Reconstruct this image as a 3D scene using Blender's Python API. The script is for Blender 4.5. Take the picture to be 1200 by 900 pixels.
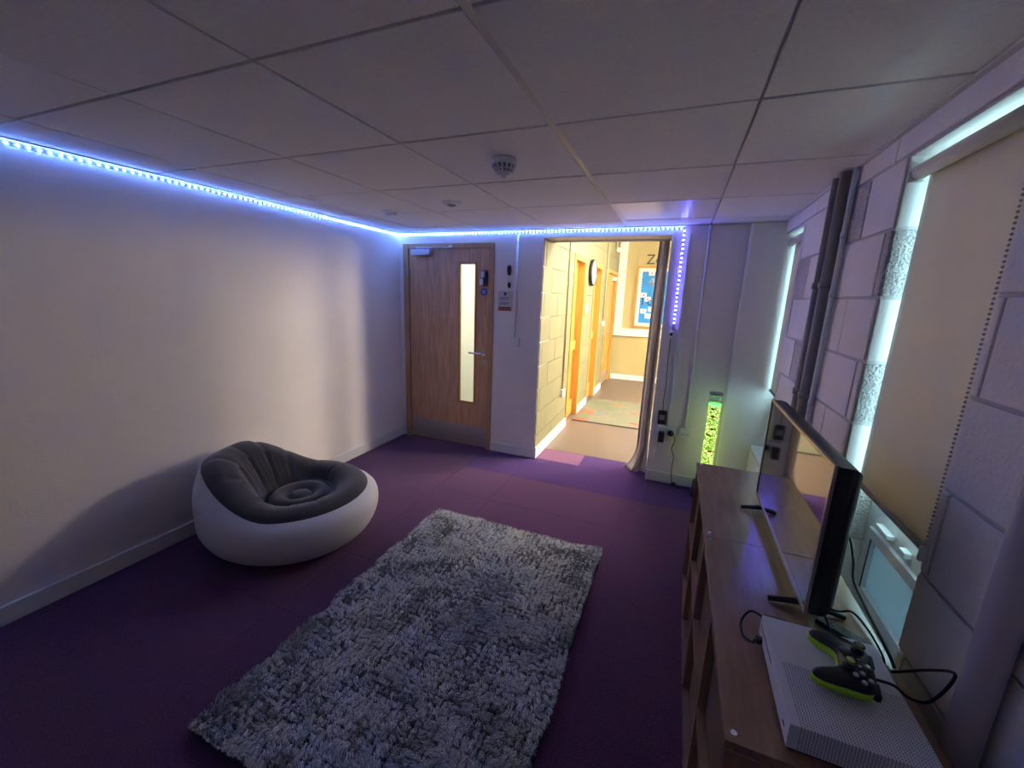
import bpy, bmesh, math, random
import numpy as np
from mathutils import Vector, Matrix

random.seed(7)
scene = bpy.context.scene
col = scene.collection
for o in list(bpy.data.objects):
    bpy.data.objects.remove(o)

# ------------------------------------------------------------------ camera
CAM = (0.0, 0.0, 1.5657)
RIGHT = Vector((0.92646438, 0.37482188, 0.03423903))
DOWN = Vector((0.11042474, -0.18371759, -0.97675699))
FWD = Vector((-0.35981958, 0.9087114, -0.21159741))
cd = bpy.data.cameras.new('camera')
cd.sensor_fit = 'HORIZONTAL'
cd.sensor_width = 36.0
cd.lens = 478.76 * 36.0 / 1200.0
cd.clip_start = 0.02
cam = bpy.data.objects.new('camera', cd)
col.objects.link(cam)
m = Matrix.Identity(4)
for i in range(3):
    m[i][0] = RIGHT[i]
    m[i][1] = -DOWN[i]
    m[i][2] = -FWD[i]
    m[i][3] = CAM[i]
cam.matrix_world = m
scene.camera = cam

# ------------------------------------------------------------------ world, lights, exposure
world = bpy.data.worlds.new('overcast_sky')
scene.world = world
world.use_nodes = True
bg = world.node_tree.nodes['Background']
bg.inputs[0].default_value = (0.50, 0.82, 0.95, 1)
bg.inputs[1].default_value = 2.6
vs = scene.view_settings
vs.view_transform = 'Standard'
vs.look = 'None'
vs.gamma = 1.0
vs.use_curve_mapping = False
vs.exposure = 1.68

ADDED_PANEL = 110.0      # emission strength of the added, unseen corridor panels
ADDED_LOBBY_PANEL = 25.0  # emission strength of the added panel behind the door
LED_GLOW = 98.0


# ------------------------------------------------------------------ materials
def new_mat(name):
    mt = bpy.data.materials.new(name)
    mt.use_nodes = True
    nt = mt.node_tree
    return mt, nt, nt.nodes['Principled BSDF']


def M(name, c, rough=0.6, metal=0.0, bump=0.0, bscale=60.0, var=0.0, vscale=3.0, spec=0.5,
      emit=None, es=0.0, stretch=None, bdist=0.01, sheen=0.0, alpha=None, detail=4.0, coat=0.0):
    mt, nt, p = new_mat(name)
    p.inputs['Base Color'].default_value = (*c, 1)
    p.inputs['Roughness'].default_value = rough
    p.inputs['Metallic'].default_value = metal
    p.inputs['Specular IOR Level'].default_value = spec
    p.inputs['Sheen Weight'].default_value = sheen
    p.inputs['Coat Weight'].default_value = coat
    if emit:
        p.inputs['Emission Color'].default_value = (*emit, 1)
        p.inputs['Emission Strength'].default_value = es
    geo = nt.nodes.new('ShaderNodeNewGeometry')
    mp = nt.nodes.new('ShaderNodeMapping')
    nt.links.new(geo.outputs['Position'], mp.inputs[0])
    if stretch:
        mp.inputs['Scale'].default_value = stretch
    if var:
        n = nt.nodes.new('ShaderNodeTexNoise')
        n.inputs['Scale'].default_value = vscale
        n.inputs['Detail'].default_value = 6
        nt.links.new(mp.outputs[0], n.inputs['Vector'])
        r = nt.nodes.new('ShaderNodeValToRGB')
        r.color_ramp.elements[0].position = 0.3
        r.color_ramp.elements[1].position = 0.7
        r.color_ramp.elements[0].color = (*[max(0, x * (1 - var)) for x in c], 1)
        r.color_ramp.elements[1].color = (*[min(1, x * (1 + var)) for x in c], 1)
        nt.links.new(n.outputs[0], r.inputs[0])
        nt.links.new(r.outputs[0], p.inputs['Base Color'])
    if bump:
        n2 = nt.nodes.new('ShaderNodeTexNoise')
        n2.inputs['Scale'].default_value = bscale
        n2.inputs['Detail'].default_value = detail
        nt.links.new(mp.outputs[0], n2.inputs['Vector'])
        b = nt.nodes.new('ShaderNodeBump')
        b.inputs['Strength'].default_value = bump
        b.inputs['Distance'].default_value = bdist
        nt.links.new(n2.outputs[0], b.inputs['Height'])
        nt.links.new(b.outputs[0], p.inputs['Normal'])
    return mt


def glass_mat(name, tint, transp=0.85, rough=0.05):
    """thin pane: mix of see-through and glossy"""
    mt, nt, p = new_mat(name)
    nt.nodes.remove(p)
    out = nt.nodes['Material Output']
    t = nt.nodes.new('ShaderNodeBsdfTransparent')
    t.inputs[0].default_value = (*tint, 1)
    g = nt.nodes.new('ShaderNodeBsdfGlossy')
    g.inputs['Roughness'].default_value = rough
    mx = nt.nodes.new('ShaderNodeMixShader')
    mx.inputs[0].default_value = 1 - transp
    nt.links.new(t.outputs[0], mx.inputs[1])
    nt.links.new(g.outputs[0], mx.inputs[2])
    nt.links.new(mx.outputs[0], out.inputs[0])
    return mt


def frosted_mat(name, c, mix=0.5):
    mt, nt, p = new_mat(name)
    out = nt.nodes['Material Output']
    p.inputs['Base Color'].default_value = (*c, 1)
    p.inputs['Roughness'].default_value = 0.35
    t = nt.nodes.new('ShaderNodeBsdfTranslucent')
    t.inputs[0].default_value = (*c, 1)
    mx = nt.nodes.new('ShaderNodeMixShader')
    mx.inputs[0].default_value = mix
    nt.links.new(p.outputs[0], mx.inputs[1])
    nt.links.new(t.outputs[0], mx.inputs[2])
    nt.links.new(mx.outputs[0], out.inputs[0])
    return mt


def emit_mat(name, c, s):
    mt, nt, p = new_mat(name)
    p.inputs['Base Color'].default_value = (0.8, 0.8, 0.8, 1)
    p.inputs['Emission Color'].default_value = (*c, 1)
    p.inputs['Emission Strength'].default_value = s
    return mt


plaster = M('lilac_white_plaster', (0.88, 0.82, 0.765), 0.75, bump=0.25, bscale=90, var=0.03, vscale=2, bdist=0.004)
block_smooth = M('painted_block', (0.88, 0.80, 0.765), 0.7, bump=0.35, bscale=70, var=0.05, vscale=4, bdist=0.006)
block_rough = M('rough_painted_block', (0.84, 0.765, 0.73), 0.75, bump=1.0, bscale=110, var=0.07, vscale=8, bdist=0.03, detail=8)
mortar = M('painted_mortar', (0.66, 0.60, 0.57), 0.85, bump=0.4, bscale=60, bdist=0.006)
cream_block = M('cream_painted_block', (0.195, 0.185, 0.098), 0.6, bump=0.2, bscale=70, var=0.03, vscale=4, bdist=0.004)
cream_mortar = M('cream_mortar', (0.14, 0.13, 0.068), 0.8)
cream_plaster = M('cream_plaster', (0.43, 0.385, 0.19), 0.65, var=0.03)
white_gloss = M('white_gloss_paint', (0.80, 0.79, 0.78), 0.35)
white_plastic = M('white_plastic', (0.82, 0.82, 0.82), 0.35)
grey_plastic = M('grey_plastic', (0.30, 0.30, 0.31), 0.45)
pipe_grey = M('grey_pipe', (0.30, 0.27, 0.26), 0.5)  # one even grey for both thick pipes
black_plastic = M('black_plastic', (0.012, 0.012, 0.014), 0.4)
black_rubber = M('black_rubber', (0.010, 0.010, 0.011), 0.55)
steel = M('brushed_steel', (0.50, 0.48, 0.47), 0.38, 0.9, bump=0.15, bscale=40, stretch=(1, 1, 30), bdist=0.002)
chrome = M('chrome', (0.7, 0.7, 0.72), 0.2, 1.0)
upvc = M('white_upvc', (0.86, 0.88, 0.90), 0.3)
oak = M('brown_oak_veneer', (0.62, 0.34, 0.18), 0.42, var=0.22, vscale=6, stretch=(9, 9, 0.7))
oak_frame = M('brown_oak_frame', (0.50, 0.28, 0.13), 0.4, var=0.2, vscale=6, stretch=(9, 9, 0.7))
honey = M('honey_oak', (0.46, 0.23, 0.04), 0.4, var=0.16, vscale=6, stretch=(9, 9, 0.7))
honey_frame = M('honey_oak_frame', (0.50, 0.26, 0.055), 0.4, var=0.14, vscale=6, stretch=(9, 9, 0.7))
walnut = M('walnut_laminate', (0.33, 0.19, 0.105), 0.2, var=0.16, vscale=7, stretch=(9, 0.8, 9), spec=1.0, bump=0.05, bscale=60, bdist=0.002)
walnut_front = M('walnut_front_laminate', (0.19, 0.125, 0.085), 0.45, var=0.25, vscale=7, stretch=(9, 0.8, 9))
walnut_edge = M('walnut_edging', (0.27, 0.16, 0.09), 0.4, var=0.2, vscale=9, stretch=(9, 0.8, 9))
tile_mat = M('mineral_ceiling_tile', (0.90, 0.87, 0.85), 0.9, bump=0.45, bscale=260, var=0.04, vscale=120, bdist=0.003, detail=3)
bar_mat = M('white_grid_bar', (0.74, 0.71, 0.66), 0.5)
carpet_main = M('plum_carpet', (0.105, 0.038, 0.115), 1.0, bump=1.0, bscale=330, var=0.45, vscale=160, bdist=0.006, spec=0.1, sheen=0.15)
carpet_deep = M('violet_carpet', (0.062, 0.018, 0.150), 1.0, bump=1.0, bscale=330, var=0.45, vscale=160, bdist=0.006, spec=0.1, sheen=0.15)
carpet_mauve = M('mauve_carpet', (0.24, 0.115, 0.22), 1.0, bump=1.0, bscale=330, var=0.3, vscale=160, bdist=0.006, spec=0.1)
carpet_back = M('carpet_backing', (0.03, 0.012, 0.035), 1.0)
vinyl = M('mauve_vinyl', (0.145, 0.114, 0.10), 0.4, var=0.06, vscale=30)
plain_white = M('plain_white_ceiling', (0.6, 0.58, 0.54), 0.8)
blind_fabric = M('taupe_blind_fabric', (0.80, 0.72, 0.60), 0.7, bump=0.2, bscale=400, bdist=0.002, var=0.04, vscale=3)
_nt = blind_fabric.node_tree
_t = _nt.nodes.new('ShaderNodeBsdfTranslucent')
_t.inputs[0].default_value = (0.84, 0.56, 0.36, 1)
_m = _nt.nodes.new('ShaderNodeMixShader')
_m.inputs[0].default_value = 0.13
_nt.links.new(_nt.nodes['Principled BSDF'].outputs[0], _m.inputs[1])
_nt.links.new(_t.outputs[0], _m.inputs[2])
_nt.links.new(_m.outputs[0], _nt.nodes['Material Output'].inputs[0])
curtain_mat = M('cream_curtain_cloth', (0.66, 0.61, 0.55), 0.85, bump=0.2, bscale=300, bdist=0.002, var=0.06, vscale=6, sheen=0.2)
vinyl_white = M('white_flocked_vinyl', (0.70, 0.68, 0.68), 0.6, bump=0.15, bscale=200, bdist=0.002, sheen=0.15)
vinyl_dark = M('charcoal_flock', (0.040, 0.036, 0.037), 0.9, bump=0.3, bscale=250, bdist=0.002, sheen=0.35, var=0.12, vscale=60)
lime = M('lime_green_plastic', (0.42, 0.74, 0.02), 0.4)
clear_pane = glass_mat('clear_window_glass', (0.92, 0.97, 0.98), 0.92)
frost_pane = frosted_mat('frosted_window_glass', (0.50, 0.58, 0.62), 0.22)
door_pane = frosted_mat('door_frosted_glass', (0.92, 0.94, 0.88), 0.85)
dark_gap = M('dark_gasket', (0.01, 0.012, 0.02), 0.6)
paper = M('white_paper', (0.85, 0.84, 0.80), 0.7)
blue_sign = M('blue_sign', (0.03, 0.10, 0.55), 0.5)
red_print = M('red_print', (0.42, 0.05, 0.03), 0.5)
ink = M('dark_ink', (0.02, 0.02, 0.022), 0.6)
sugar_blue = M('bright_blue_paper', (0.025, 0.26, 0.72), 0.7, var=0.12, vscale=6)


# ------------------------------------------------------------------ object helpers
def wloc(o):
    v = Vector((0, 0, 0))
    while o is not None:
        v += o.location
        o = o.parent
    return v


def tag(o, label, cat, group=None, kind=None):
    o['label'] = label
    o['category'] = cat
    if group:
        o['group'] = group
    if kind:
        o['kind'] = kind
    return o


def thing(name, label, cat, loc, group=None, kind=None):
    o = bpy.data.objects.new(name, None)
    o.empty_display_size = 0.05
    col.objects.link(o)
    o.location = loc
    return tag(o, label, cat, group, kind)


def link(name, me, parent=None, loc=None):
    o = bpy.data.objects.new(name, me)
    col.objects.link(o)
    if parent is not None:
        o.parent = parent
    if loc is not None:
        o.location = loc
    return o


def mesh(name, verts, faces, mt, parent=None, smooth=False):
    """verts in world coordinates (roots are never rotated)"""
    off = wloc(parent) if parent is not None else Vector((0, 0, 0))
    me = bpy.data.meshes.new(name)
    me.from_pydata([(v[0] - off.x, v[1] - off.y, v[2] - off.z) for v in verts], [], faces)
    bm = bmesh.new()
    bm.from_mesh(me)
    bmesh.ops.recalc_face_normals(bm, faces=bm.faces)
    bm.to_mesh(me)
    bm.free()
    if mt:
        me.materials.append(mt)
    if smooth:
        me.polygons.foreach_set('use_smooth', [True] * len(me.polygons))
    return link(name, me, parent)


def bmobj(name, bm, mt, parent=None, smooth=False):
    off = wloc(parent) if parent is not None else Vector((0, 0, 0))
    bmesh.ops.translate(bm, verts=bm.verts, vec=-off)
    bmesh.ops.recalc_face_normals(bm, faces=bm.faces)
    me = bpy.data.meshes.new(name)
    bm.to_mesh(me)
    bm.free()
    if mt:
        me.materials.append(mt)
    if smooth:
        me.polygons.foreach_set('use_smooth', [True] * len(me.polygons))
    return link(name, me, parent)


def add_box(bm, x0, x1, y0, y1, z0, z1, bevel=0.0, seg=2):
    r = bmesh.ops.create_cube(bm, size=1.0)
    vs_ = r['verts']
    bmesh.ops.scale(bm, vec=(x1 - x0, y1 - y0, z1 - z0), verts=vs_)
    bmesh.ops.translate(bm, vec=((x0 + x1) / 2, (y0 + y1) / 2, (z0 + z1) / 2), verts=vs_)
    if bevel:
        es = set()
        for v in vs_:
            for e in v.link_edges:
                es.add(e)
        bmesh.ops.bevel(bm, geom=list(es), offset=bevel, segments=seg, affect='EDGES', profile=0.5)


def box(name, x0, x1, y0, y1, z0, z1, mt, parent=None, bevel=0.0, seg=2):
    bm = bmesh.new()
    add_box(bm, x0, x1, y0, y1, z0, z1, bevel, seg)
    return bmobj(name, bm, mt, parent)


def boxes(name, lst, mt, parent=None, bevel=0.0):
    bm = bmesh.new()
    for b in lst:
        add_box(bm, *b, bevel=bevel)
    return bmobj(name, bm, mt, parent)


def add_cyl(bm, p0, p1, r0, r1=None, seg=20, cap=True):
    p0, p1 = Vector(p0), Vector(p1)
    d = p1 - p0
    r1 = r0 if r1 is None else r1
    res = bmesh.ops.create_cone(bm, cap_ends=cap, segments=seg, radius1=r0, radius2=r1, depth=d.length)
    q = Vector((0, 0, 1)).rotation_difference(d.normalized())
    bmesh.ops.rotate(bm, cent=(0, 0, 0), matrix=q.to_matrix(), verts=res['verts'])
    bmesh.ops.translate(bm, vec=(p0 + p1) / 2, verts=res['verts'])


def cyl(name, p0, p1, r0, mt, parent=None, r1=None, seg=20, smooth=True):
    bm = bmesh.new()
    add_cyl(bm, p0, p1, r0, r1, seg)
    o = bmobj(name, bm, mt, parent)
    if smooth:
        for p in o.data.polygons:
            p.use_smooth = len(p.vertices) == 4
    return o


def lathe(name, prof, c, mt, parent=None, seg=32, axis='Z', smooth=True):
    """prof = [(r, h)], revolved about an axis through c"""
    V, F = [], []
    for r, h in prof:
        for i in range(seg):
            a = 2 * math.pi * i / seg
            u, v = r * math.cos(a), r * math.sin(a)
            if axis == 'Z':
                V.append((c[0] + u, c[1] + v, c[2] + h))
            elif axis == 'Y':
                V.append((c[0] + u, c[1] + h, c[2] + v))
            else:
                V.append((c[0] + h, c[1] + u, c[2] + v))
    n = len(prof)
    for j in range(n - 1):
        for i in range(seg):
            k = (i + 1) % seg
            F.append((j * seg + i, j * seg + k, (j + 1) * seg + k, (j + 1) * seg + i))
    F.append(tuple(range(seg)))
    F.append(tuple((n - 1) * seg + i for i in range(seg)))
    return mesh(name, V, F, mt, parent, smooth)


def spline(pts, n=10):
    P = [Vector(p) for p in pts]
    P = [2 * P[0] - P[1]] + P + [2 * P[-1] - P[-2]]
    out = []
    for i in range(1, len(P) - 2):
        a, b, c, d = P[i - 1], P[i], P[i + 1], P[i + 2]
        for k in range(n):
            t = k / n
            out.append(0.5 * ((2 * b) + (c - a) * t + (2 * a - 5 * b + 4 * c - d) * t * t + (3 * b - a - 3 * c + d) * t ** 3))
    out.append(P[-2])
    return out


def tube(name, pts, r, mt, parent=None, seg=8, n=10, sp=True):
    P = spline(pts, n) if sp else [Vector(p) for p in pts]
    V, F = [], []
    up = Vector((0.13, 0.31, 0.94)).normalized()
    for i, p in enumerate(P):
        t = (P[min(i + 1, len(P) - 1)] - P[max(i - 1, 0)]).normalized()
        a = t.cross(up)
        if a.length < 1e-3:
            a = t.cross(Vector((1, 0, 0)))
        a.normalize()
        b = t.cross(a)
        for k in range(seg):
            g = 2 * math.pi * k / seg
            V.append(p + r * (a * math.cos(g) + b * math.sin(g)))
    for i in range(len(P) - 1):
        for k in range(seg):
            q = (k + 1) % seg
            F.append((i * seg + k, i * seg + q, (i + 1) * seg + q, (i + 1) * seg + k))
    F.append(tuple(range(seg)))
    F.append(tuple((len(P) - 1) * seg + i for i in range(seg)))
    return mesh(name, V, F, mt, parent, True)


def text_mesh(name, body, size, loc, mt, parent, extrude=0.002):
    """lettering that stands in the XZ plane and faces -Y"""
    cu = bpy.data.curves.new(name, 'FONT')
    cu.body = body
    cu.size = size
    cu.extrude = extrude
    tmp = bpy.data.objects.new('lettering_tmp', cu)
    col.objects.link(tmp)
    dg = bpy.context.evaluated_depsgraph_get()
    dg.update()
    me = bpy.data.meshes.new_from_object(tmp.evaluated_get(dg))
    bpy.data.objects.remove(tmp)
    me.transform(Matrix.Rotation(math.pi / 2, 4, 'X'))
    me.materials.clear()
    me.materials.append(mt)
    off = wloc(parent)
    o = link(name, me, parent, Vector(loc) - off)
    return o


_cache = {}


def piece(name, dims, centre, mt, parent, bevel=0.0):
    """small box that shares mesh data with alike pieces"""
    key = (name, round(dims[0], 3), round(dims[1], 3), round(dims[2], 3), mt.name)
    if key not in _cache:
        bm = bmesh.new()
        add_box(bm, -dims[0] / 2, dims[0] / 2, -dims[1] / 2, dims[1] / 2, -dims[2] / 2, dims[2] / 2, bevel, 1)
        me = bpy.data.meshes.new(name)
        bm.to_mesh(me)
        bm.free()
        me.materials.append(mt)
        _cache[key] = me
    return link(name, _cache[key], parent, Vector(centre) - wloc(parent))


def rect_sub(r, holes):
    out = [r]
    for h in holes:
        nxt = []
        for (a0, a1, b0, b1) in out:
            if h[0] >= a1 or h[1] <= a0 or h[2] >= b1 or h[3] <= b0:
                nxt.append((a0, a1, b0, b1))
                continue
            if a0 < h[0]:
                nxt.append((a0, h[0], b0, b1))
            if a1 > h[1]:
                nxt.append((h[1], a1, b0, b1))
            c0, c1 = max(a0, h[0]), min(a1, h[1])
            if b0 < h[2]:
                nxt.append((c0, c1, b0, h[2]))
            if b1 > h[3]:
                nxt.append((c0, c1, h[3], b1))
        out = nxt
    return [q for q in out if q[1] - q[0] > 0.02 and q[3] - q[2] > 0.015]


# ------------------------------------------------------------------ dimensions of the room
XL, XR = -2.732, 0.638
YB, YF = 3.63, -1.5
ZC = 2.1457
YT = 3.93           # corridor side of the back wall
OX0, OX1, OZ = -1.172, -0.118, 2.076      # opening to the corridor
CZ = 2.95           # corridor ceiling
CX1 = 5.2           # right side of the corridor
CY = 8.30           # end of the corridor
DX0, DX1, DZ = -2.68, -1.655, 2.04         # room door with frame
W1 = (1.25, 1.84, 0.45, 2.052)             # windows in the right wall (y0, y1, z0, z1)
W2 = (3.06, 3.565, 0.45, 2.052)
COURSE0, COURSE = 0.0025, 0.2285

# ------------------------------------------------------------------ floor
floor = box('floor', XL - 0.2, XR + 0.25, YF - 0.2, YT, -0.12, -0.006, carpet_back)
tag(floor, 'purple carpet tile floor of the dim room', 'floor', kind='structure')
TS = 0.485
kx0, kx1 = math.floor((XL + 0.73) / TS), math.ceil((XR + 0.73) / TS)
for i in range(kx0, kx1):
    for j in range(-10, 2):
        x0, x1 = -0.73 + i * TS, -0.73 + (i + 1) * TS
        y0, y1 = 3.16 + j * TS, 3.16 + (j + 1) * TS
        x0, x1 = max(x0, XL), min(x1, XR)
        y0, y1 = max(y0, YF), min(y1, YT)
        mt = carpet_main
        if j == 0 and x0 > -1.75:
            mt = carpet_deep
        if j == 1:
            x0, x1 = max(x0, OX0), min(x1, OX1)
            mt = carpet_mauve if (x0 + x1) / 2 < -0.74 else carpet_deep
        if x1 - x0 < 0.02 or y1 - y0 < 0.02:
            continue
        lift = 0.0008 * ((i * 7 + j * 3) % 3)
        piece('carpet_tile', (x1 - x0 - 0.0012, y1 - y0 - 0.0012, 0.006),
              ((x0 + x1) / 2, (y0 + y1) / 2, -0.003 - lift), mt, floor)
cfloor = box('floor_corridor', -1.5, CX1 + 0.2, YT, CY + 0.2, -0.12, 0.0, vinyl)
tag(cfloor, 'smooth mauve vinyl floor of the bright corridor', 'floor', kind='structure')
lfloor = box('floor_lobby', -3.4, -1.5, YT, 5.4, -0.12, 0.0, vinyl)
tag(lfloor, 'vinyl floor behind the wooden room door', 'floor', kind='structure')

# ------------------------------------------------------------------ walls
wl = box('wall_left', XL - 0.2, XL, YF - 0.2, YB, 0, ZC + 0.1, plaster)
tag(wl, 'plain plastered wall on the left, lit blue along its top', 'wall', kind='structure')
wf = box('wall_front', XL, XR, YF - 0.2, YF, 0, ZC + 0.1, plaster)
tag(wf, 'plastered wall closing the near end of the room', 'wall', kind='structure')
wb = boxes('wall_back', [
    (XL - 0.2, DX0 + 0.02, YB, YT, 0, CZ), (DX0 + 0.02, DX1 - 0.02, YB, YT, DZ - 0.02, CZ),
    (DX1 - 0.02, OX0 - 0.008, YB, YT, 0, CZ), (OX0 - 0.008, OX1, YB, YT, OZ, CZ), (OX1, CX1 + 0.2, YB, YT, 0, CZ)], plaster)
tag(wb, 'plastered end wall with the wooden door and the corridor opening', 'wall', kind='structure')
# shallow boxed pier in the right back corner
pier = box('boxed_pier', 0.42, XR + 0.19, 3.565, YB, 0, ZC, plaster, wb, bevel=0.012)

XB = XR + 0.008     # face of the mortar behind the blocks
XO = XR + 0.19      # outside face
base = []
ys = [YF - 0.2, W1[0], W1[1], W2[0], W2[1]]
for a, b in ((YF - 0.2, W1[0]), (W1[1], W2[0])):
    base.append((XB, XO, a, b, 0, ZC + 0.1))
for w in (W1, W2):
    base.append((XB, XO, w[0], w[1], 0, w[2]))
    base.append((XB, XO, w[0], w[1], w[3], ZC + 0.1))
wr = boxes('wall_right', base, mortar)
tag(wr, 'painted concrete block wall with two windows on the right', 'wall', kind='structure')
rnd = random.Random(3)
holes = [W1, W2]
J = 0.005
for k in range(10):
    z0 = COURSE0 + k * COURSE
    z1 = min(z0 + COURSE, ZC)
    off = 0.0 if k % 2 else 0.225
    y = -1.26 + off
    segs = []
    if k == 9:
        segs = [(-0.6, 0.98), (0.98, 1.93), (1.93, 2.38), (2.38, 2.83), (2.83, 3.56)]
    else:
        while y < 3.56:
            segs.append((y, y + 0.45))
            y += 0.45
    for a, b in segs:
        a, b = max(a, -1.0), min(b, 3.562)
        if b - a < 0.03:
            continue
        for (p, q, r, s) in rect_sub((a, b, z0, z1), holes):
            rough = (rnd.random() < 0.30) and k != 9
            d = 0.008 + rnd.uniform(-0.0015, 0.0015)
            piece('block', (d, q - p - 2 * J, s - r - 2 * J), (XB - d / 2, (p + q) / 2, (r + s) / 2),
                  block_rough if rough else block_smooth, wr, bevel=0.002)
    # blocks showing their ends in the reveals
    if k < 9 and z1 > W1[2] + 0.05:
        za = max(z0, W1[2])
        for w, side in ((W1, 1), (W1, 0)):
            yy = w[1] - 0.003 if side else w[0] + 0.003
            piece('block', (0.15, 0.006, z1 - za - 2 * J), (XB + 0.075, yy, (za + z1) / 2),
                  block_rough if k % 2 == 1 else block_smooth, wr, bevel=0.0015)

# corridor
holesC = [(4.77, 5.40, -0.1, 2.06), (5.98, 6.60, -0.1, 2.06), (7.18, 8.16, -0.1, 2.06)]
cb = []
yy = YB
for (a, b, c, d) in holesC:
    cb.append((OX0 - 0.13, OX0 - 0.008, yy, a, 0, CZ))
    cb.append((OX0 - 0.13, OX0 - 0.008, a, b, d, CZ))
    yy = b
cb.append((OX0 - 0.13, OX0 - 0.008, yy, CY, 0, CZ))
cb[0] = (OX0 - 0.13, OX0 - 0.008, YT, holesC[0][0], 0, CZ)
wc = boxes('wall_corridor', cb, cream_mortar)
tag(wc, 'cream painted block wall along the left of the corridor', 'wall', kind='structure')
for k in range(13):
    z0 = COURSE0 + k * COURSE
    z1 = min(z0 + COURSE, CZ)
    y = 3.48 + (0.0 if k % 2 else 0.225)
    y -= 0.45
    while y < CY:
        a, b = max(y, YB + 0.004), min(y + 0.45, CY)
        y += 0.45
        if b - a < 0.03:
            continue
        for (p, q, r, s) in rect_sub((a, b, z0, z1), holesC + [(YB, YT, OZ - 0.001, CZ)]):
            d = 0.008 + rnd.uniform(-0.001, 0.001)
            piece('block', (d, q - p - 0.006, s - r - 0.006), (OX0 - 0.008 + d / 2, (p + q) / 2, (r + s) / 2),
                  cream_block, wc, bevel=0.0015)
# jamb behind the first blocks
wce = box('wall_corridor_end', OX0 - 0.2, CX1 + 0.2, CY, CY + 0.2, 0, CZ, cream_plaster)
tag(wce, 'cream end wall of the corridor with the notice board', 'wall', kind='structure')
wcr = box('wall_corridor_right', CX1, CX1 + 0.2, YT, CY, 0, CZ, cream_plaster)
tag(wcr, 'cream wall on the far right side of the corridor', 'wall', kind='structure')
wlob = boxes('wall_lobby', [(-3.4, OX0 - 0.13, 5.4, 5.55, 0, CZ), (-3.55, -3.4, YT, 5.55, 0, CZ)], cream_plaster)
tag(wlob, 'cream wall of the lobby behind the room door', 'wall', kind='structure')
cc = box('ceiling_corridor', -3.55, CX1 + 0.2, YT, CY + 0.2, CZ, CZ + 0.1, plain_white)
tag(cc, 'plain white ceiling over the corridor and lobby', 'ceiling', kind='structure')

# ------------------------------------------------------------------ ceiling
ceil = box('ceiling', XL - 0.2, XR + 0.3, YF - 0.2, YB, ZC + 0.03, ZC + 0.13, plain_white)
tag(ceil, 'suspended ceiling of square grey mineral tiles', 'ceiling', kind='structure')
GX = [XL] + [-2.3781 + 0.63242 * i for i in range(5)] + [XR]
GY = [YF] + [0.25754 - 0.62184 * 2 + 0.62184 * i for i in range(8)] + [YB]
panel_cell = None
for i in range(len(GX) - 1):
    for j in range(len(GY) - 1):
        x0, x1, y0, y1 = GX[i], GX[i + 1], GY[j], GY[j + 1]
        gl = 0.012 if i == 3 + 1 else 0.0045
        gr = 0.012 if i == 3 else 0.0045
        if abs(x0 + 0.4808) < 0.01 and abs(y0 - 2.7449) < 0.01:
            panel_cell = (x0, x1, y0, y1)
            continue
        lift = rnd.uniform(0, 0.002)
        if i == 0 and abs(y0 - 0.8794) < 0.01:
            lift = 0.0
        xa, xb, ya, yb = x0 + gl, x1 - gr, y0 + 0.006, y1 - 0.006
        piece('ceiling_tile', (xb - xa, yb - ya, 0.014), ((xa + xb) / 2, (ya + yb) / 2, ZC + 0.007 + lift),
              tile_mat, ceil, bevel=0.0015)
for i in range(1, len(GX) - 1):
    zb_ = ZC + (0.004 if i == 4 else 0.0165)
    box('grid_bar', GX[i] - 0.0115, GX[i] + 0.0115, YF, YB, zb_, ZC + 0.0295, bar_mat, ceil)
for j in range(1, len(GY) - 1):
    box('grid_bar', XL, XR, GY[j] - 0.012, GY[j] + 0.012, ZC + 0.0175, ZC + 0.029, bar_mat, ceil)
box('edge_trim', XR - 0.02, XR - 0.001, YF, YB, ZC - 0.0065, ZC - 0.001, bar_mat, ceil)

box('edge_trim', XL + 0.0004, XL + 0.024, YF, YB, ZC - 0.0065, ZC - 0.001, bar_mat, ceil)  # left and back trims added to shield the ceiling from the LED glow
box('edge_trim', XL + 0.0245, XR - 0.0205, YB - 0.024, YB - 0.0004, ZC - 0.0065, ZC - 0.001, bar_mat, ceil)

# switched off light panel set in the grid beside the opening
x0, x1, y0, y1 = panel_cell
cl = thing('ceiling_light', 'flat white light panel, switched off, in the ceiling before the corridor opening', 'ceiling light',
           ((x0 + x1) / 2, (y0 + y1) / 2, ZC + 0.016))
boxes('frame', [(x0 + 0.012, x1 - 0.005, y0 + 0.008, y0 + 0.028, ZC, ZC + 0.016), (x0 + 0.012, x1 - 0.005, y1 - 0.028, y1 - 0.008, ZC, ZC + 0.016),
                (x0 + 0.012, x0 + 0.032, y0 + 0.028, y1 - 0.028, ZC, ZC + 0.016), (x1 - 0.025, x1 - 0.005, y0 + 0.028, y1 - 0.028, ZC, ZC + 0.016)],
      white_gloss, cl)
box('diffuser', x0 + 0.032, x1 - 0.025, y0 + 0.028, y1 - 0.028, ZC + 0.003, ZC + 0.014,
    M('opal_diffuser', (0.86, 0.85, 0.80), 0.28), cl)

# unseen lamps added to send light through the opening and the door glass
lobl = emit_mat('added_lobby_diffuser', (1.0, 0.95, 0.84), ADDED_LOBBY_PANEL)


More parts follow.
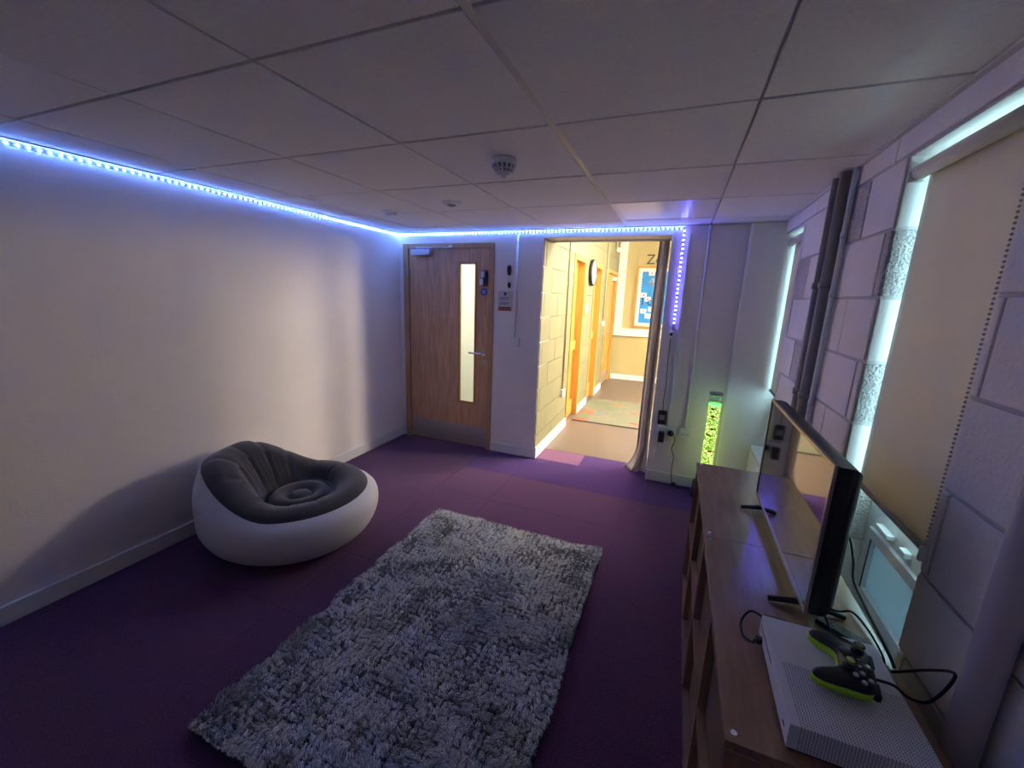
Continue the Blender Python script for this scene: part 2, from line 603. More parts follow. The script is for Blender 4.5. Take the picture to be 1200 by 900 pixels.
def added_panel(x, y, label, mt, tx=-0.65, ty=3.78, w=0.34, hh=0.16, zp=2.30):
    """added, unseen upright light panel on two rods, opaque back, facing (tx, ty)"""
    t = thing('added_light_panel', label, 'hanging lamp', (x, y, CZ))
    R_ = Matrix.Translation((x, y, zp)) @ Matrix.Rotation(math.atan2(ty - y, tx - x), 4, 'Z')
    for nm, bxs, mm in (('housing', (-0.06, 0.0, -w - 0.02, w + 0.02, -hh - 0.02, hh + 0.02), white_gloss), ('diffuser', (0.0005, 0.012, -w, w, -hh, hh), mt)):
        bm = bmesh.new()
        add_box(bm, *bxs)
        bmesh.ops.transform(bm, matrix=R_, verts=bm.verts)
        bmobj(nm, bm, mm, t)
    for dy in (-0.2, 0.2):
        p_ = R_ @ Vector((-0.03, dy, hh + 0.0205))
        cyl('rod', p_, (p_.x, p_.y, CZ - 0.0005), 0.006, white_gloss, t, seg=10)
    return t


for (lx, ly, k, lb) in ((0.9, 7.6, 0.13, 'added unseen light panel near the corridor end, left of the row'),
                        (2.2, 7.2, 0.31, 'added unseen light panel second in the corridor row'),
                        (3.4, 6.6, 0.9, 'added unseen light panel third in the corridor row'),
                        (4.7, 6.0, 1.2, 'added unseen light panel last in the corridor row'),
                        (1.6, 5.0, 0.29, 'added unseen light panel close behind the end wall by the curtain')):
    added_panel(lx, ly, lb, w=0.6 if ly == 5.0 else 0.34, mt=emit_mat('added_panel_diffuser', (1.0, 0.87, 0.68), ADDED_PANEL * k * (0.57 if ly == 5.0 else 1.0)))
tl = thing('added_ceiling_lamp', 'added unseen square ceiling lamp just beyond the corridor opening', 'ceiling lamp', (-0.25, 4.7, CZ))  # added out of view to light the carpet near the opening
box('housing', -0.47, -0.03, 4.48, 4.92, CZ - 0.03, CZ - 0.0005, white_gloss, tl, bevel=0.004)
box('diffuser', -0.45, -0.05, 4.50, 4.90, CZ - 0.040, CZ - 0.0305, emit_mat('added_lamp_diffuser', (1.0, 0.87, 0.68), 56.0), tl)
added_panel(-2.2, 5.2, 'added unseen light panel in the lobby behind the door', lobl, -1.95, YT)

# ------------------------------------------------------------------ baseboards
def baseboard(name, lst, label, mt=white_gloss):
    o = boxes(name, lst, mt, None, bevel=0.004)
    tag(o, label, 'skirting board', kind='structure')
    return o


SK, SKT = 0.094, 0.016
baseboard('baseboard_left', [(XL, XL + SKT, YF, YB, 0, SK)], 'white skirting board along the plain left wall')
baseboard('baseboard_back', [(DX1 + 0.001, OX0 - 0.0, YB - SKT, YB, 0, SK)], 'short white skirting board between wooden door and opening')
baseboard('baseboard_pier', [(OX1, 0.42, YB - SKT, YB, 0, SK)], 'white skirting board under the double socket')
baseboard('baseboard_corridor', [(OX0, OX0 + SKT, YB - SKT, 4.77, 0, 0.11), (OX0, OX0 + SKT, 5.40, 5.98, 0, 0.11),
                                 (OX0, OX0 + SKT, 6.60, 7.18, 0, 0.11)], 'white skirting boards along the corridor block wall')
baseboard('baseboard_end', [(OX0 + 0.02, CX1, CY - SKT, CY, 0, 0.10)], 'white skirting board below the notice board wall')

# ------------------------------------------------------------------ room door
d1 = thing('door_1', 'brown oak door with tall narrow glass panel and steel kick plate', 'door', (-2.17, YB, 0), kind='structure')
FY = YB - 0.012
fr = boxes('door_frame', [(DX0, DX0 + 0.062, FY, YT - 0.15, 0, DZ), (DX1 - 0.05, DX1, FY, YT - 0.15, 0, DZ),
                          (DX0 + 0.062, DX1 - 0.05, FY, YT - 0.15, DZ - 0.045, DZ)], oak_frame, d1, bevel=0.003)
LX0, LX1, LZ0, LZ1 = DX0 + 0.066, DX1 - 0.054, 0.008, DZ - 0.049
LY0, LY1 = YB + 0.006, YB + 0.05
GX0, GX1, GZ0, GZ1 = -2.034, -1.846, 0.465, 1.86
leaf = boxes('door_leaf', [(LX0, GX0, LY0, LY1, LZ0, LZ1), (GX1, LX1, LY0, LY1, LZ0, LZ1),
                           (GX0, GX1, LY0, LY1, LZ0, GZ0), (GX0, GX1, LY0, LY1, GZ1, LZ1)], oak, d1)
box('glass_pane', GX0, GX1, LY0 + 0.018, LY0 + 0.026, GZ0, GZ1, door_pane, leaf)
b = 0.014
boxes('glazing_bead', [(GX0 - 0.006, GX0 + b, LY0 - 0.006, LY0 + 0.017, GZ0 - 0.006, GZ1 + 0.006), (GX1 - b, GX1 + 0.006, LY0 - 0.006, LY0 + 0.017, GZ0 - 0.006, GZ1 + 0.006),
                       (GX0 + b, GX1 - b, LY0 - 0.006, LY0 + 0.017, GZ0 - 0.006, GZ0 + b), (GX0 + b, GX1 - b, LY0 - 0.006, LY0 + 0.017, GZ1 - b, GZ1 + 0.006)],
      honey_frame, leaf)
box('kick_plate', LX0 + 0.012, LX1 - 0.006, LY0 - 0.003, LY0 - 0.0003, 0.02, 0.225, steel, leaf)
# lever handle with round roses
h = cyl('handle_rose', (-1.752, LY0 - 0.0005, 0.995), (-1.752, LY0 - 0.010, 0.995), 0.026, chrome, d1)
tube('lever_handle', [(-1.752, LY0 - 0.010, 0.995), (-1.752, LY0 - 0.048, 0.995), (-1.775, LY0 - 0.055, 0.995), (-1.89, LY0 - 0.055, 0.996)], 0.0095, chrome, d1, n=6)
cyl('lock_rose', (-1.742, LY0 - 0.0005, 0.905), (-1.742, LY0 - 0.009, 0.905), 0.026, steel, d1)
for z in (1.77, 1.0, 0.28):
    cyl('hinge', (LX0 - 0.004, FY - 0.004, z - 0.05), (LX0 - 0.004, FY - 0.004, z + 0.05), 0.006, steel, d1, seg=10)
dc = box('door_closer', -2.56, -2.335, LY0 - 0.062, LY0 - 0.001, LZ1 - 0.065, LZ1 - 0.006, M('silver_enamel', (0.62, 0.62, 0.64), 0.35, 0.4), d1, bevel=0.006)
boxes('closer_arm', [(-2.5, -2.10, LY0 - 0.045, LY0 - 0.027, LZ1 + 0.004, LZ1 + 0.014), (-2.13, -2.10, LY0 - 0.046, FY - 0.001, LZ1 + 0.0145, LZ1 + 0.027)], white_gloss, dc)

# things fixed on the door
rd = thing('coded_lock', 'black and white coded lock on the wooden door beside its glass', 'lock', (-1.762, LY0, 1.64))
box('back_plate', -1.795, -1.728, LY0 - 0.014, LY0 - 0.0005, 1.645, 1.79, black_plastic, rd, bevel=0.006)
box('cover', -1.787, -1.750, LY0 - 0.026, LY0 - 0.0142, 1.72, 1.782, white_plastic, rd, bevel=0.005)
box('keypad', -1.802, -1.762, LY0 - 0.03, LY0 - 0.0142, 1.652, 1.712, white_plastic, rd, bevel=0.005)
ds = thing('door_sign', 'round blue sign stuck on the wooden door', 'sign', (-1.762, LY0, 1.59))
cyl('disc', (-1.762, LY0 - 0.0005, 1.59), (-1.762, LY0 - 0.003, 1.59), 0.036, blue_sign, ds, seg=32)
boxes('print', [(-1.780, -1.744, LY0 - 0.0040, LY0 - 0.0031, 1.600, 1.604), (-1.782, -1.742, LY0 - 0.0040, LY0 - 0.0031, 1.588, 1.592),
                (-1.778, -1.746, LY0 - 0.0040, LY0 - 0.0031, 1.576, 1.580)], paper, ds)


# ------------------------------------------------------------------ corridor doors
def corridor_door(n, y0, y1, label, leafmat, open_=False):
    t = thing('door_%d' % n, label, 'door', (OX0, (y0 + y1) / 2, 0), kind='structure')
    X = OX0 + 0.012
    boxes('door_frame', [(OX0 - 0.125, X, y0, y0 + 0.06, 0, 2.06), (OX0 - 0.125, X, y1 - 0.06, y1, 0, 2.06),
                         (OX0 - 0.125, X, y0 + 0.06, y1 - 0.06, 2.0, 2.06)], honey_frame, t, bevel=0.003)
    xl = OX0 - 0.085 if n != 4 else OX0 - 0.03
    lf = box('door_leaf', xl - 0.04, xl, y0 + 0.064, y1 - 0.064, 0.01, 1.996, leafmat, t)
    return t, lf, xl


d2, lf, xl = corridor_door(2, 4.77, 5.40, 'first honey oak door along the corridor, nearest the opening', honey)
boxes('rail', [(xl + 0.0005, xl + 0.03, 4.84, 5.33, 0.02, 0.22), (xl + 0.0005, xl + 0.03, 4.84, 5.33, 0.90, 1.02)], honey_frame, lf)
d3, lf, xl = corridor_door(3, 5.98, 6.60, 'second honey oak door along the corridor, under the round clock', honey)
boxes('rail', [(xl + 0.0005, xl + 0.03, 6.05, 6.53, 0.02, 0.22), (xl + 0.0005, xl + 0.03, 6.05, 6.53, 0.95, 1.05)], honey_frame, lf)
d4, lf, xl = corridor_door(4, 7.18, 8.16, 'third honey oak door at the far end of the corridor, with kick plate', honey)
box('kick_plate', xl + 0.0005, xl + 0.004, 7.26, 8.08, 0.02, 0.24, steel, lf)
box('glass_pane', xl + 0.0005, xl + 0.005, 7.42, 7.54, 0.5, 1.75, M('dark_door_glass', (0.16, 0.10, 0.03), 0.1), lf)
box('door_closer', xl + 0.0005, xl + 0.055, 7.85, 8.07, 1.90, 1.96, white_plastic, lf, bevel=0.005)
tube('lever_handle', [(xl, 7.36, 1.0), (xl + 0.05, 7.36, 1.0), (xl + 0.055, 7.40, 1.0), (xl + 0.055, 7.48, 1.0)], 0.009, chrome, lf, n=5)

# ------------------------------------------------------------------ windows
def window(n, w, label):
    y0, y1, z0, z1 = w
    t = thing('window_%d' % n, label, 'window', (XR + 0.13, (y0 + y1) / 2, z0), kind='structure')
    xa, xb = XR + 0.115, XR + 0.175
    e = 0.007
    f = 0.055
    zm = 0.80
    boxes('window_frame', [(xa, xb, y0 + e, y0 + f, z0, z1), (xa, xb, y1 - f, y1 - e, z0, z1),
                           (xa, xb, y0 + f, y1 - f, z0, z0 + f), (xa, xb, y0 + f, y1 - f, z1 - f, z1),
                           (xa - 0.004, xb, y0 + f, y1 - f, zm - 0.02, zm + 0.075)], upvc, t, bevel=0.004)
    s = boxes('sash', [(xa - 0.012, xa + 0.03, y0 + f + 0.004, y0 + f + 0.04, z0 + f + 0.004, zm - 0.024), (xa - 0.012, xa + 0.03, y1 - f - 0.04, y1 - f - 0.004, z0 + f + 0.004, zm - 0.024),
                       (xa - 0.012, xa + 0.03, y0 + f + 0.04, y1 - f - 0.04, z0 + f + 0.004, z0 + f + 0.04), (xa - 0.012, xa + 0.03, y0 + f + 0.04, y1 - f - 0.04, zm - 0.06, zm - 0.024)], upvc, t)
    box('gasket', xa - 0.0135, xa - 0.0122, y1 - f - 0.046, y1 - f - 0.038, z0 + f + 0.04, zm - 0.06, dark_gap, s)
    box('pane', xa + 0.004, xa + 0.014, y0 + f + 0.04, y1 - f - 0.04, z0 + f + 0.04, zm - 0.06, frost_pane, t)
    box('pane', xa + 0.02, xa + 0.026, y0 + f, y1 - f, zm + 0.075, z1 - f, clear_pane, t)
    yc = (y0 + y1) / 2 + 0.07
    box('vent_handle', xa - 0.028, xa - 0.0045, yc, yc + 0.09, zm + 0.008, zm + 0.026, upvc, t, bevel=0.004)
    box('catch', xa - 0.026, xa - 0.0045, yc - 0.11, yc - 0.07, zm + 0.008, zm + 0.03, upvc, t, bevel=0.004)
    box('window_sill', XR + 0.004, xa - 0.0005, y0 + e, y1 - e, z0 + 0.0005, z0 + 0.028, upvc, t, bevel=0.004)
    return t


window(1, W1, 'near white framed window behind the large roller blind')
window(2, W2, 'far white framed window in the corner behind the narrow blind')


def blind(w, xf, ymargin0, ymargin1, label, ztube=2.0, zbot=0.945, chain=True):
    y0, y1 = w[0] + ymargin0, w[1] - ymargin1
    t = thing('roller_blind', label, 'roller blind', (xf, (y0 + y1) / 2, ztube))
    cyl('roller_tube', (xf + 0.001, y0 + 0.012, ztube), (xf + 0.001, y1 + 0.012, ztube), 0.023, blind_fabric, t, seg=28)
    # fabric: gently curved sheet with thickness, hanging from the window side of the tube
    V, F = [], []
    nz, ny = 14, 18
    th = 0.0012
    for layer in (0, 1):
        for i in range(nz + 1):
            z = ztube - 0.004 + (zbot - ztube) * i / nz
            for j in range(ny + 1):
                u = j / ny
                yv = y0 + 0.018 + (y1 - y0 - 0.018) * u
                bow = 0.003 * math.sin(u * math.pi * 2.2 + 0.4) * (i / nz) ** 0.5
                V.append((xf + 0.0228 - 0.004 * (i / nz) + bow + layer * th, yv, z))
    S = (nz + 1) * (ny + 1)
    for layer in (0, 1):
        for i in range(nz):
            for j in range(ny):
                a = layer * S + i * (ny + 1) + j
                F.append((a, a + 1, a + ny + 2, a + ny + 1))
    for j in range(ny):
        for base_ in (0, nz * (ny + 1)):
            F.append((base_ + j, base_ + j + 1, S + base_ + j + 1, S + base_ + j))
    for i in range(nz):
        for jj in (0, ny):
            a = i * (ny + 1) + jj
            F.append((a, a + ny + 1, S + a + ny + 1, S + a))
    mesh('fabric', V, F, blind_fabric, t, True)
    box('bottom_bar', xf + 0.0105, xf + 0.0265, y0 + 0.016, y1 + 0.002, zbot - 0.022, zbot - 0.0035, M('bottom_bar_cloth', (0.36, 0.31, 0.27), 0.6), t, bevel=0.004)
    for yv in (y0 + 0.005, y1 + 0.016):
        bm = bmesh.new()
        add_box(bm, xf - 0.026, xf + 0.032, yv - 0.003, yv + 0.003, ztube - 0.030, ztube + 0.034, 0.002)
        bmobj('bracket', bm, white_plastic, t)
    if chain:
        yc = y0 - 0.036
        bm = bmesh.new()
        for z in np.arange(0.99, ztube + 0.0, 0.011):
            bmesh.ops.create_icosphere(bm, subdivisions=1, radius=0.0034, matrix=Matrix.Translation((XR - 0.012, yc, z)))
        o = bmobj('bead_chain', bm, M('chain_metal', (0.45, 0.40, 0.36), 0.35, 0.6), t)
        o['kind'] = 'stuff'
        box('chain_weight', XR - 0.020, XR - 0.004, yc - 0.006, yc + 0.006, 0.955, 0.995, white_plastic, t, bevel=0.003)
    return t


blind(W1, XR + 0.031, 0.012, 0.036, 'large taupe roller blind drawn down over the near window, bead chain at its edge')
blind(W2, XR + 0.045, 0.012, 0.030, 'narrow taupe roller blind drawn down over the far corner window', chain=False)

# ------------------------------------------------------------------ pipes and conduits
def pipe(name, x, y, z0, z1, r, mt, label, collars=(), clips=()):
    t = thing(name, label, 'pipe', (x, y, z0))
    cyl('pipe', (x, y, z0), (x, y, z1), r, mt, t, seg=20)
    for z in collars:
        cyl('collar', (x, y, z - 0.014), (x, y, z + 0.014), r * 1.22, mt, t, seg=20)
    return t


pipe('heating_pipe', XR - 0.030, 2.432, 0.0, ZC - 0.008, 0.022, pipe_grey, 'thick grey pipe on the block wall, farther of the pair', (1.66, 1.14))
pipe('heating_pipe', XR - 0.030, 2.322, 0.0, ZC - 0.008, 0.024, pipe_grey, 'thick grey pipe on the block wall, nearer of the pair', (1.66, 1.14))
pipe('conduit', XR - 0.016, 2.262, 0.0, ZC - 0.008, 0.010, white_plastic, 'thin pale conduit beside the two thick grey pipes', (1.87, 1.62, 1.12))
pipe('corner_pipe', XR - 0.0285, 0.935, 0.0, 1.9, 0.028, M('lilac_lit_pipe', (0.52, 0.45, 0.47), 0.45), 'thick painted pipe on the wall nearest the camera, right of the sideboard')  # tint of the purple light on this pipe put into its colour

CY0 = YB - 0.011
t = thing('switch_conduit', 'thin white conduit dropping from ceiling to the light switch', 'conduit', (-1.425, CY0, 1.18))
cyl('conduit_tube', (-1.425, CY0, 1.181), (-1.425, CY0, 2.114), 0.010, white_plastic, t, seg=14)
for z in (1.98, 1.38):
    box('saddle_clip', -1.450, -1.400, CY0 + 0.006, YB - 0.0003, z - 0.009, z + 0.009, white_plastic, t, bevel=0.002)
t = thing('light_switch', 'white light switch below the thin conduit beside the opening', 'light switch', (-1.42, YB, 1.09))
box('back_box', -1.466, -1.374, YB - 0.032, YB - 0.0003, 1.092, 1.180, white_plastic, t, bevel=0.004)
box('rocker', -1.432, -1.408, YB - 0.0365, YB - 0.0322, 1.118, 1.154, white_gloss, t, bevel=0.002)

t = thing('socket_conduit', 'long white conduit running from ceiling down to the right hand socket', 'conduit', (0.152, CY0, 0.52))
cyl('conduit_tube', (0.152, CY0, 0.521), (0.152, CY0, ZC - 0.008), 0.0105, white_plastic, t, seg=14)
for z in (1.95, 1.25, 0.80):
    box('saddle_clip', 0.127, 0.177, CY0 + 0.006, YB - 0.0003, z - 0.009, z + 0.009, white_plastic, t, bevel=0.002)
t = thing('wall_socket', 'white surface box at the foot of the long conduit', 'socket', (0.158, YB, 0.44))
box('back_box', 0.112, 0.205, YB - 0.034, YB - 0.0003, 0.440, 0.520, white_plastic, t, bevel=0.004)
boxes('face_mark', [(0.130, 0.150, YB - 0.0352, YB - 0.0342, 0.468, 0.474), (0.165, 0.185, YB - 0.0352, YB - 0.0342, 0.468, 0.474)], grey_plastic, t)

t = thing('cable_trunking', 'slim white trunking below the vertical light strip down to the double socket', 'trunking', (0.016, YB, 0.51))
box('trunking_body', 0.008, 0.026, YB - 0.014, YB - 0.0003, 0.515, 2.08, white_plastic, t, bevel=0.002)
t = thing('double_socket', 'white double socket with two plugs beside the curtain', 'socket', (0.0, YB, 0.43))
box('back_box', -0.072, 0.082, YB - 0.034, YB - 0.0003, 0.432, 0.513, white_plastic, t, bevel=0.004)
boxes('rocker', [(-0.012, -0.004, YB - 0.037, YB - 0.0342, 0.485, 0.500), (0.012, 0.020, YB - 0.037, YB - 0.0342, 0.485, 0.500)], white_gloss, t)
t = thing('power_adapter', 'black power adapter hanging in the left of the double socket', 'adapter', (-0.026, YB - 0.035, 0.38))
box('body', -0.052, -0.002, YB - 0.085, YB - 0.0352, 0.385, 0.478, black_plastic, t, bevel=0.006)
t = thing('led_power_box', 'black LED power box fixed above the double socket', 'power box', (-0.036, YB, 0.53))
box('body', -0.070, -0.004, YB - 0.03, YB - 0.0004, 0.530, 0.648, black_plastic, t, bevel=0.005)
box('label_print', -0.058, -0.016, YB - 0.0308, YB - 0.0302, 0.570, 0.615, grey_plastic, t)
t = thing('plug', 'black three pin plug with cord in the right of the double socket', 'plug', (0.046, YB - 0.035, 0.45))
lathe('body', [(0.024, 0.0), (0.026, -0.012), (0.022, -0.026), (0.012, -0.034)], (0.046, YB - 0.0346, 0.466), black_plastic, t, axis='Y', seg=20)
tube('cord', [(0.046, YB - 0.064, 0.455), (0.075, YB - 0.062, 0.452), (0.085, YB - 0.045, 0.40), (0.068, YB - 0.04, 0.33), (0.092, YB - 0.04, 0.26),
              (0.088, YB - 0.04, 0.16), (0.105, YB - 0.06, 0.02), (0.15, YB - 0.08, 0.008), (0.20, YB - 0.075, 0.008), (0.235, YB - 0.06, 0.008)], 0.0032, black_rubber, t)
lathe('cord_knot', [(0.001, 0), (0.018, 0.006), (0.022, 0.018), (0.012, 0.03), (0.001, 0.034)], (0.115, YB - 0.075, 0.012), black_rubber, t, seg=12)
t = thing('led_controller', 'small white LED controller at the end of the vertical light strip', 'controller box', (-0.040, YB, 1.26))
box('body', -0.060, -0.022, YB - 0.022, YB - 0.0004, 1.262, 1.325, white_plastic, t, bevel=0.004)
box('sensor', -0.052, -0.030, YB - 0.0245, YB - 0.0222, 1.290, 1.308, ink, t)
tube('lead', [(-0.041, YB - 0.011, 1.262), (-0.043, YB - 0.010, 1.10), (-0.036, YB - 0.010, 0.90), (-0.040, YB - 0.010, 0.75), (-0.036, YB - 0.014, 0.649)], 0.003, black_rubber, t, n=6)

# ------------------------------------------------------------------ wall signs beside the door
t = thing('fire_notice', 'framed fire notice with blue disc and red strip beside the door', 'notice', (-1.536, YB, 1.42))
box('board', -1.610, -1.463, YB - 0.005, YB - 0.0004, 1.418, 1.605, M('notice_yellowed', (0.62, 0.58, 0.48), 0.5), t)
cyl('blue_disc', (-1.536, YB - 0.0051, 1.578), (-1.536, YB - 0.0062, 1.578), 0.016, blue_sign, t, seg=20)
boxes('sheet', [(-1.595, -1.478, YB - 0.0062, YB - 0.0052, 1.515, 1.555), (-1.595, -1.478, YB - 0.0062, YB - 0.0052, 1.468, 1.508)], M('notice_sheet', (0.55, 0.56, 0.60), 0.5), t)
boxes('print_lines', [(-1.588, -1.486 - 0.01 * (i % 3), YB - 0.0070, YB - 0.0063, z, z + 0.0035) for i, z in enumerate((1.545, 1.535, 1.525, 1.498, 1.488, 1.478))], ink, t)
boxes('red_strip', [(-1.598, -1.475, YB - 0.0062, YB - 0.0052, 1.424, 1.446)], red_print, t)
boxes('dark_strip', [(-1.598, -1.475, YB - 0.0062, YB - 0.0052, 1.448, 1.458)], ink, t)
t = thing('door_release', 'black emergency release hanging by a cord above the fire notice', 'door release', (-1.496, YB, 1.62))
lathe('upper_clip', [(0.002, 0), (0.014, 0.008), (0.019, 0.045), (0.020, 0.07), (0.014, 0.088), (0.004, 0.093)], (-1.496, YB - 0.021, 1.745), black_plastic, t, seg=16)
tube('cord', [(-1.496, YB - 0.02, 1.748), (-1.499, YB - 0.018, 1.715), (-1.497, YB - 0.018, 1.682)], 0.0018, M('white_string', (0.6, 0.6, 0.6), 0.7), t, n=5, seg=6)
lathe('lower_clip', [(0.003, 0), (0.012, 0.01), (0.016, 0.03), (0.012, 0.048), (0.004, 0.054)], (-1.494, YB - 0.018, 1.630), black_plastic, t, seg=14)

# ------------------------------------------------------------------ LED strip
led_core = emit_mat('led_blue_light', (0.11, 0.26, 1.0), LED_GLOW)
led_core2 = emit_mat('led_violet_light', (0.13, 0.12, 1.0), LED_GLOW)
tape = M('led_tape', (0.30, 0.34, 0.45), 0.4)
led = thing('led_strip', 'glowing blue LED light strip along the wall tops and down beside the opening', 'light strip', (XL, YB, 2.13))
ZL = 2.126
box('tape', XL + 0.0003, XL + 0.0022, -0.2, YB - 0.003, ZL - 0.006, ZL + 0.006, tape, led)
box('tape', XL + 0.0025, -0.035, YB - 0.0022, YB - 0.0003, ZL - 0.006, ZL + 0.006, tape, led)
box('tape', -0.037, -0.025, YB - 0.0022, YB - 0.0003, 1.33, ZL - 0.007, tape, led)
SP = 0.034


def bead(p, dims, mt):
    piece('led', dims, p, mt, led)


y = YB - 0.02
n = 0
while y > 0.15 and n < 120:
    bead((XL + 0.0042, y, ZL), (0.003, 0.006, 0.006), led_core)
    y -= SP
    n += 1
x = XL + 0.025
while x < -0.045:
    bead((x, YB - 0.0042, ZL), (0.006, 0.003, 0.006), led_core)
    x += SP
z = ZL - 0.02
while z > 1.36:
    bead((-0.031, YB - 0.0042, z), (0.006, 0.003, 0.006), led_core2)
    z -= SP

# ------------------------------------------------------------------ ceiling fittings
t = thing('smoke_detector', 'white cone shaped smoke detector with dark slots hanging from the ceiling', 'smoke detector', (-0.784, 1.794, ZC))
c = (-0.784, 1.794, ZC)
lathe('base', [(0.056, 0.0), (0.057, -0.006), (0.056, -0.022), (0.050, -0.024)], c, white_plastic, t, seg=36)
lathe('chamber', [(0.050, -0.0242), (0.046, -0.03), (0.030, -0.05), (0.022, -0.052)], c, grey_plastic, t, seg=30)
for k in range(14):
    a = 2 * math.pi * k / 14
    p0 = (c[0] + 0.052 * math.cos(a), c[1] + 0.052 * math.sin(a), ZC - 0.0245)
    p1 = (c[0] + 0.034 * math.cos(a), c[1] + 0.034 * math.sin(a), ZC - 0.052)
    cyl('rib', p0, p1, 0.0048, white_plastic, t, seg=8)
lathe('ring', [(0.044, -0.039), (0.046, -0.041), (0.043, -0.0445), (0.040, -0.043)], c, white_plastic, t, seg=30)
lathe('cap', [(0.036, -0.0525), (0.037, -0.055), (0.026, -0.064), (0.012, -0.068), (0.010, -0.076), (0.001, -0.077)], c, white_plastic, t, seg=30)
t = thing('ceiling_disc', 'small round white ceiling fitting nearer the middle of the tiles', 'ceiling fitting', (-1.455, 2.49, ZC))
lathe('rim', [(0.062, 0), (0.062, -0.006), (0.045, -0.016), (0.03, -0.017)], (-1.455, 2.49, ZC), white_plastic, t)
lathe('lens', [(0.029, -0.0172), (0.027, -0.021), (0.012, -0.026), (0.001, -0.027)], (-1.455, 2.49, ZC), grey_plastic, t, seg=20)
t = thing('ceiling_disc', 'small twin white ceiling sensor close to the left wall corner', 'ceiling fitting', (-2.055, 2.64, ZC))
lathe('rim', [(0.065, 0), (0.065, -0.008), (0.05, -0.014), (0.001, -0.015)], (-2.055, 2.64, ZC), white_plastic, t)
for dx in (-0.026, 0.026):
    lathe('sensor_head', [(0.022, -0.0152), (0.022, -0.026), (0.014, -0.034), (0.001, -0.036)], (-2.055 + dx, 2.64, ZC), white_plastic, t, seg=18)

# ------------------------------------------------------------------ corridor things
ck = thing('wall_clock', 'round wall clock with dark rim on the cream block wall', 'clock', (OX0, 5.743, 1.90))
cen = (OX0 + 0.001, 5.743, 1.905)
lathe('rim', [(0.150, 0.0), (0.172, 0.004), (0.176, 0.035), (0.166, 0.05), (0.156, 0.044)], cen, black_plastic, ck, seg=40, axis='X')
lathe('face', [(0.155, 0.0442), (0.1545, 0.0460)], cen, M('clock_face', (0.50, 0.66, 0.78), 0.15), ck, seg=40, axis='X')
for k in range(12):
    a = math.pi / 6 * k
    yy, zz = cen[1] + 0.13 * math.sin(a), cen[2] + 0.13 * math.cos(a)
    piece('hour_mark', (0.0016, 0.010, 0.010), (cen[0] + 0.0470, yy, zz), ink, ck)
tube('hand', [(cen[0] + 0.0490, cen[1], cen[2]), (cen[0] + 0.0490, cen[1] + 0.05, cen[2] + 0.06)], 0.003, ink, ck, sp=False, seg=6)
tube('hand', [(cen[0] + 0.0490, cen[1], cen[2]), (cen[0] + 0.0490, cen[1] - 0.09, cen[2] + 0.05)], 0.002, ink, ck, sp=False, seg=6)
t = thing('wall_plaque', 'small framed plaque under the clock in the corridor', 'plaque', (OX0, 5.56, 1.35))
boxes('frame', [(OX0 + 0.001, OX0 + 0.014, 5.44, 5.46, 1.345, 1.51), (OX0 + 0.001, OX0 + 0.014, 5.66, 5.68, 1.345, 1.51),
                (OX0 + 0.001, OX0 + 0.014, 5.46, 5.66, 1.345, 1.365), (OX0 + 0.001, OX0 + 0.014, 5.46, 5.66, 1.49, 1.51)], honey_frame, t)
box('picture', OX0 + 0.001, OX0 + 0.008, 5.46, 5.66, 1.365, 1.49, M('plaque_print', (0.80, 0.70, 0.45), 0.6, var=0.25, vscale=30), t)
t = thing('conduit', 'pale conduit on the cream block wall running down to a socket', 'conduit', (OX0 + 0.02, 4.52, 0.48))
cyl('conduit_tube', (OX0 + 0.014, 4.52, 0.525), (OX0 + 0.014, 4.52, CZ - 0.001), 0.011, cream_plaster, t, seg=12)
box('socket_box', OX0 + 0.001, OX0 + 0.036, 4.475, 4.565, 0.435, 0.523, white_plastic, t, bevel=0.004)
t = thing('conduit', 'pale conduit on the cream block wall between the two farther doors', 'conduit', (OX0 + 0.02, 6.95, 1.2))
cyl('conduit_tube', (OX0 + 0.014, 6.95, 1.2), (OX0 + 0.014, 6.95, CZ - 0.001), 0.011, cream_plaster, t, seg=12)
box('switch_box', OX0 + 0.001, OX0 + 0.034, 6.91, 6.99, 1.12, 1.199, white_plastic, t, bevel=0.004)
t = thing('wall_spotlight', 'small fitting on a stem high on the corridor wall by the far door', 'wall fitting', (OX0 + 0.02, 7.72, 2.4))
cyl('stem', (OX0 + 0.02, 7.72, 2.44), (OX0 + 0.02, 7.72, CZ - 0.001), 0.016, cream_plaster, t, seg=12)
lathe('head', [(0.012, 0.06), (0.035, 0.045), (0.045, 0.0), (0.03, -0.015), (0.001, -0.018)], (OX0 + 0.05, 7.72, 2.40), white_plastic, t, seg=16)

# white frame round the recess at the corridor end, notice board
fz0, fz1 = 0.87, 2.90
wt = boxes('trim_1', [(-1.165, -1.02, CY - 0.05, CY - 0.0005, fz0, fz1), (-1.02, 1.2, CY - 0.05, CY - 0.0005, fz0, fz0 + 0.145)], white_gloss, None, bevel=0.006)
tag(wt, 'broad white moulding framing the notice board bay at the corridor end', 'moulding', kind='structure')
nb = thing('notice_board', 'oak framed notice board with bright blue backing at the corridor end', 'notice board', (-0.1, CY, 1.04))
bx0, bx1, bz0, bz1 = -0.815, 0.85, 1.04, 2.185
yb_ = CY - 0.001
boxes('frame', [(bx0, bx0 + 0.035, yb_ - 0.03, yb_, bz0, bz1), (bx1 - 0.035, bx1, yb_ - 0.03, yb_, bz0, bz1),
                (bx0 + 0.035, bx1 - 0.035, yb_ - 0.03, yb_, bz0, bz0 + 0.035), (bx0 + 0.035, bx1 - 0.035, yb_ - 0.03, yb_, bz1 - 0.035, bz1)], honey_frame, nb)
box('white_border', bx0 + 0.035, bx1 - 0.035, yb_ - 0.006, yb_, bz0 + 0.035, bz1 - 0.035, paper, nb)
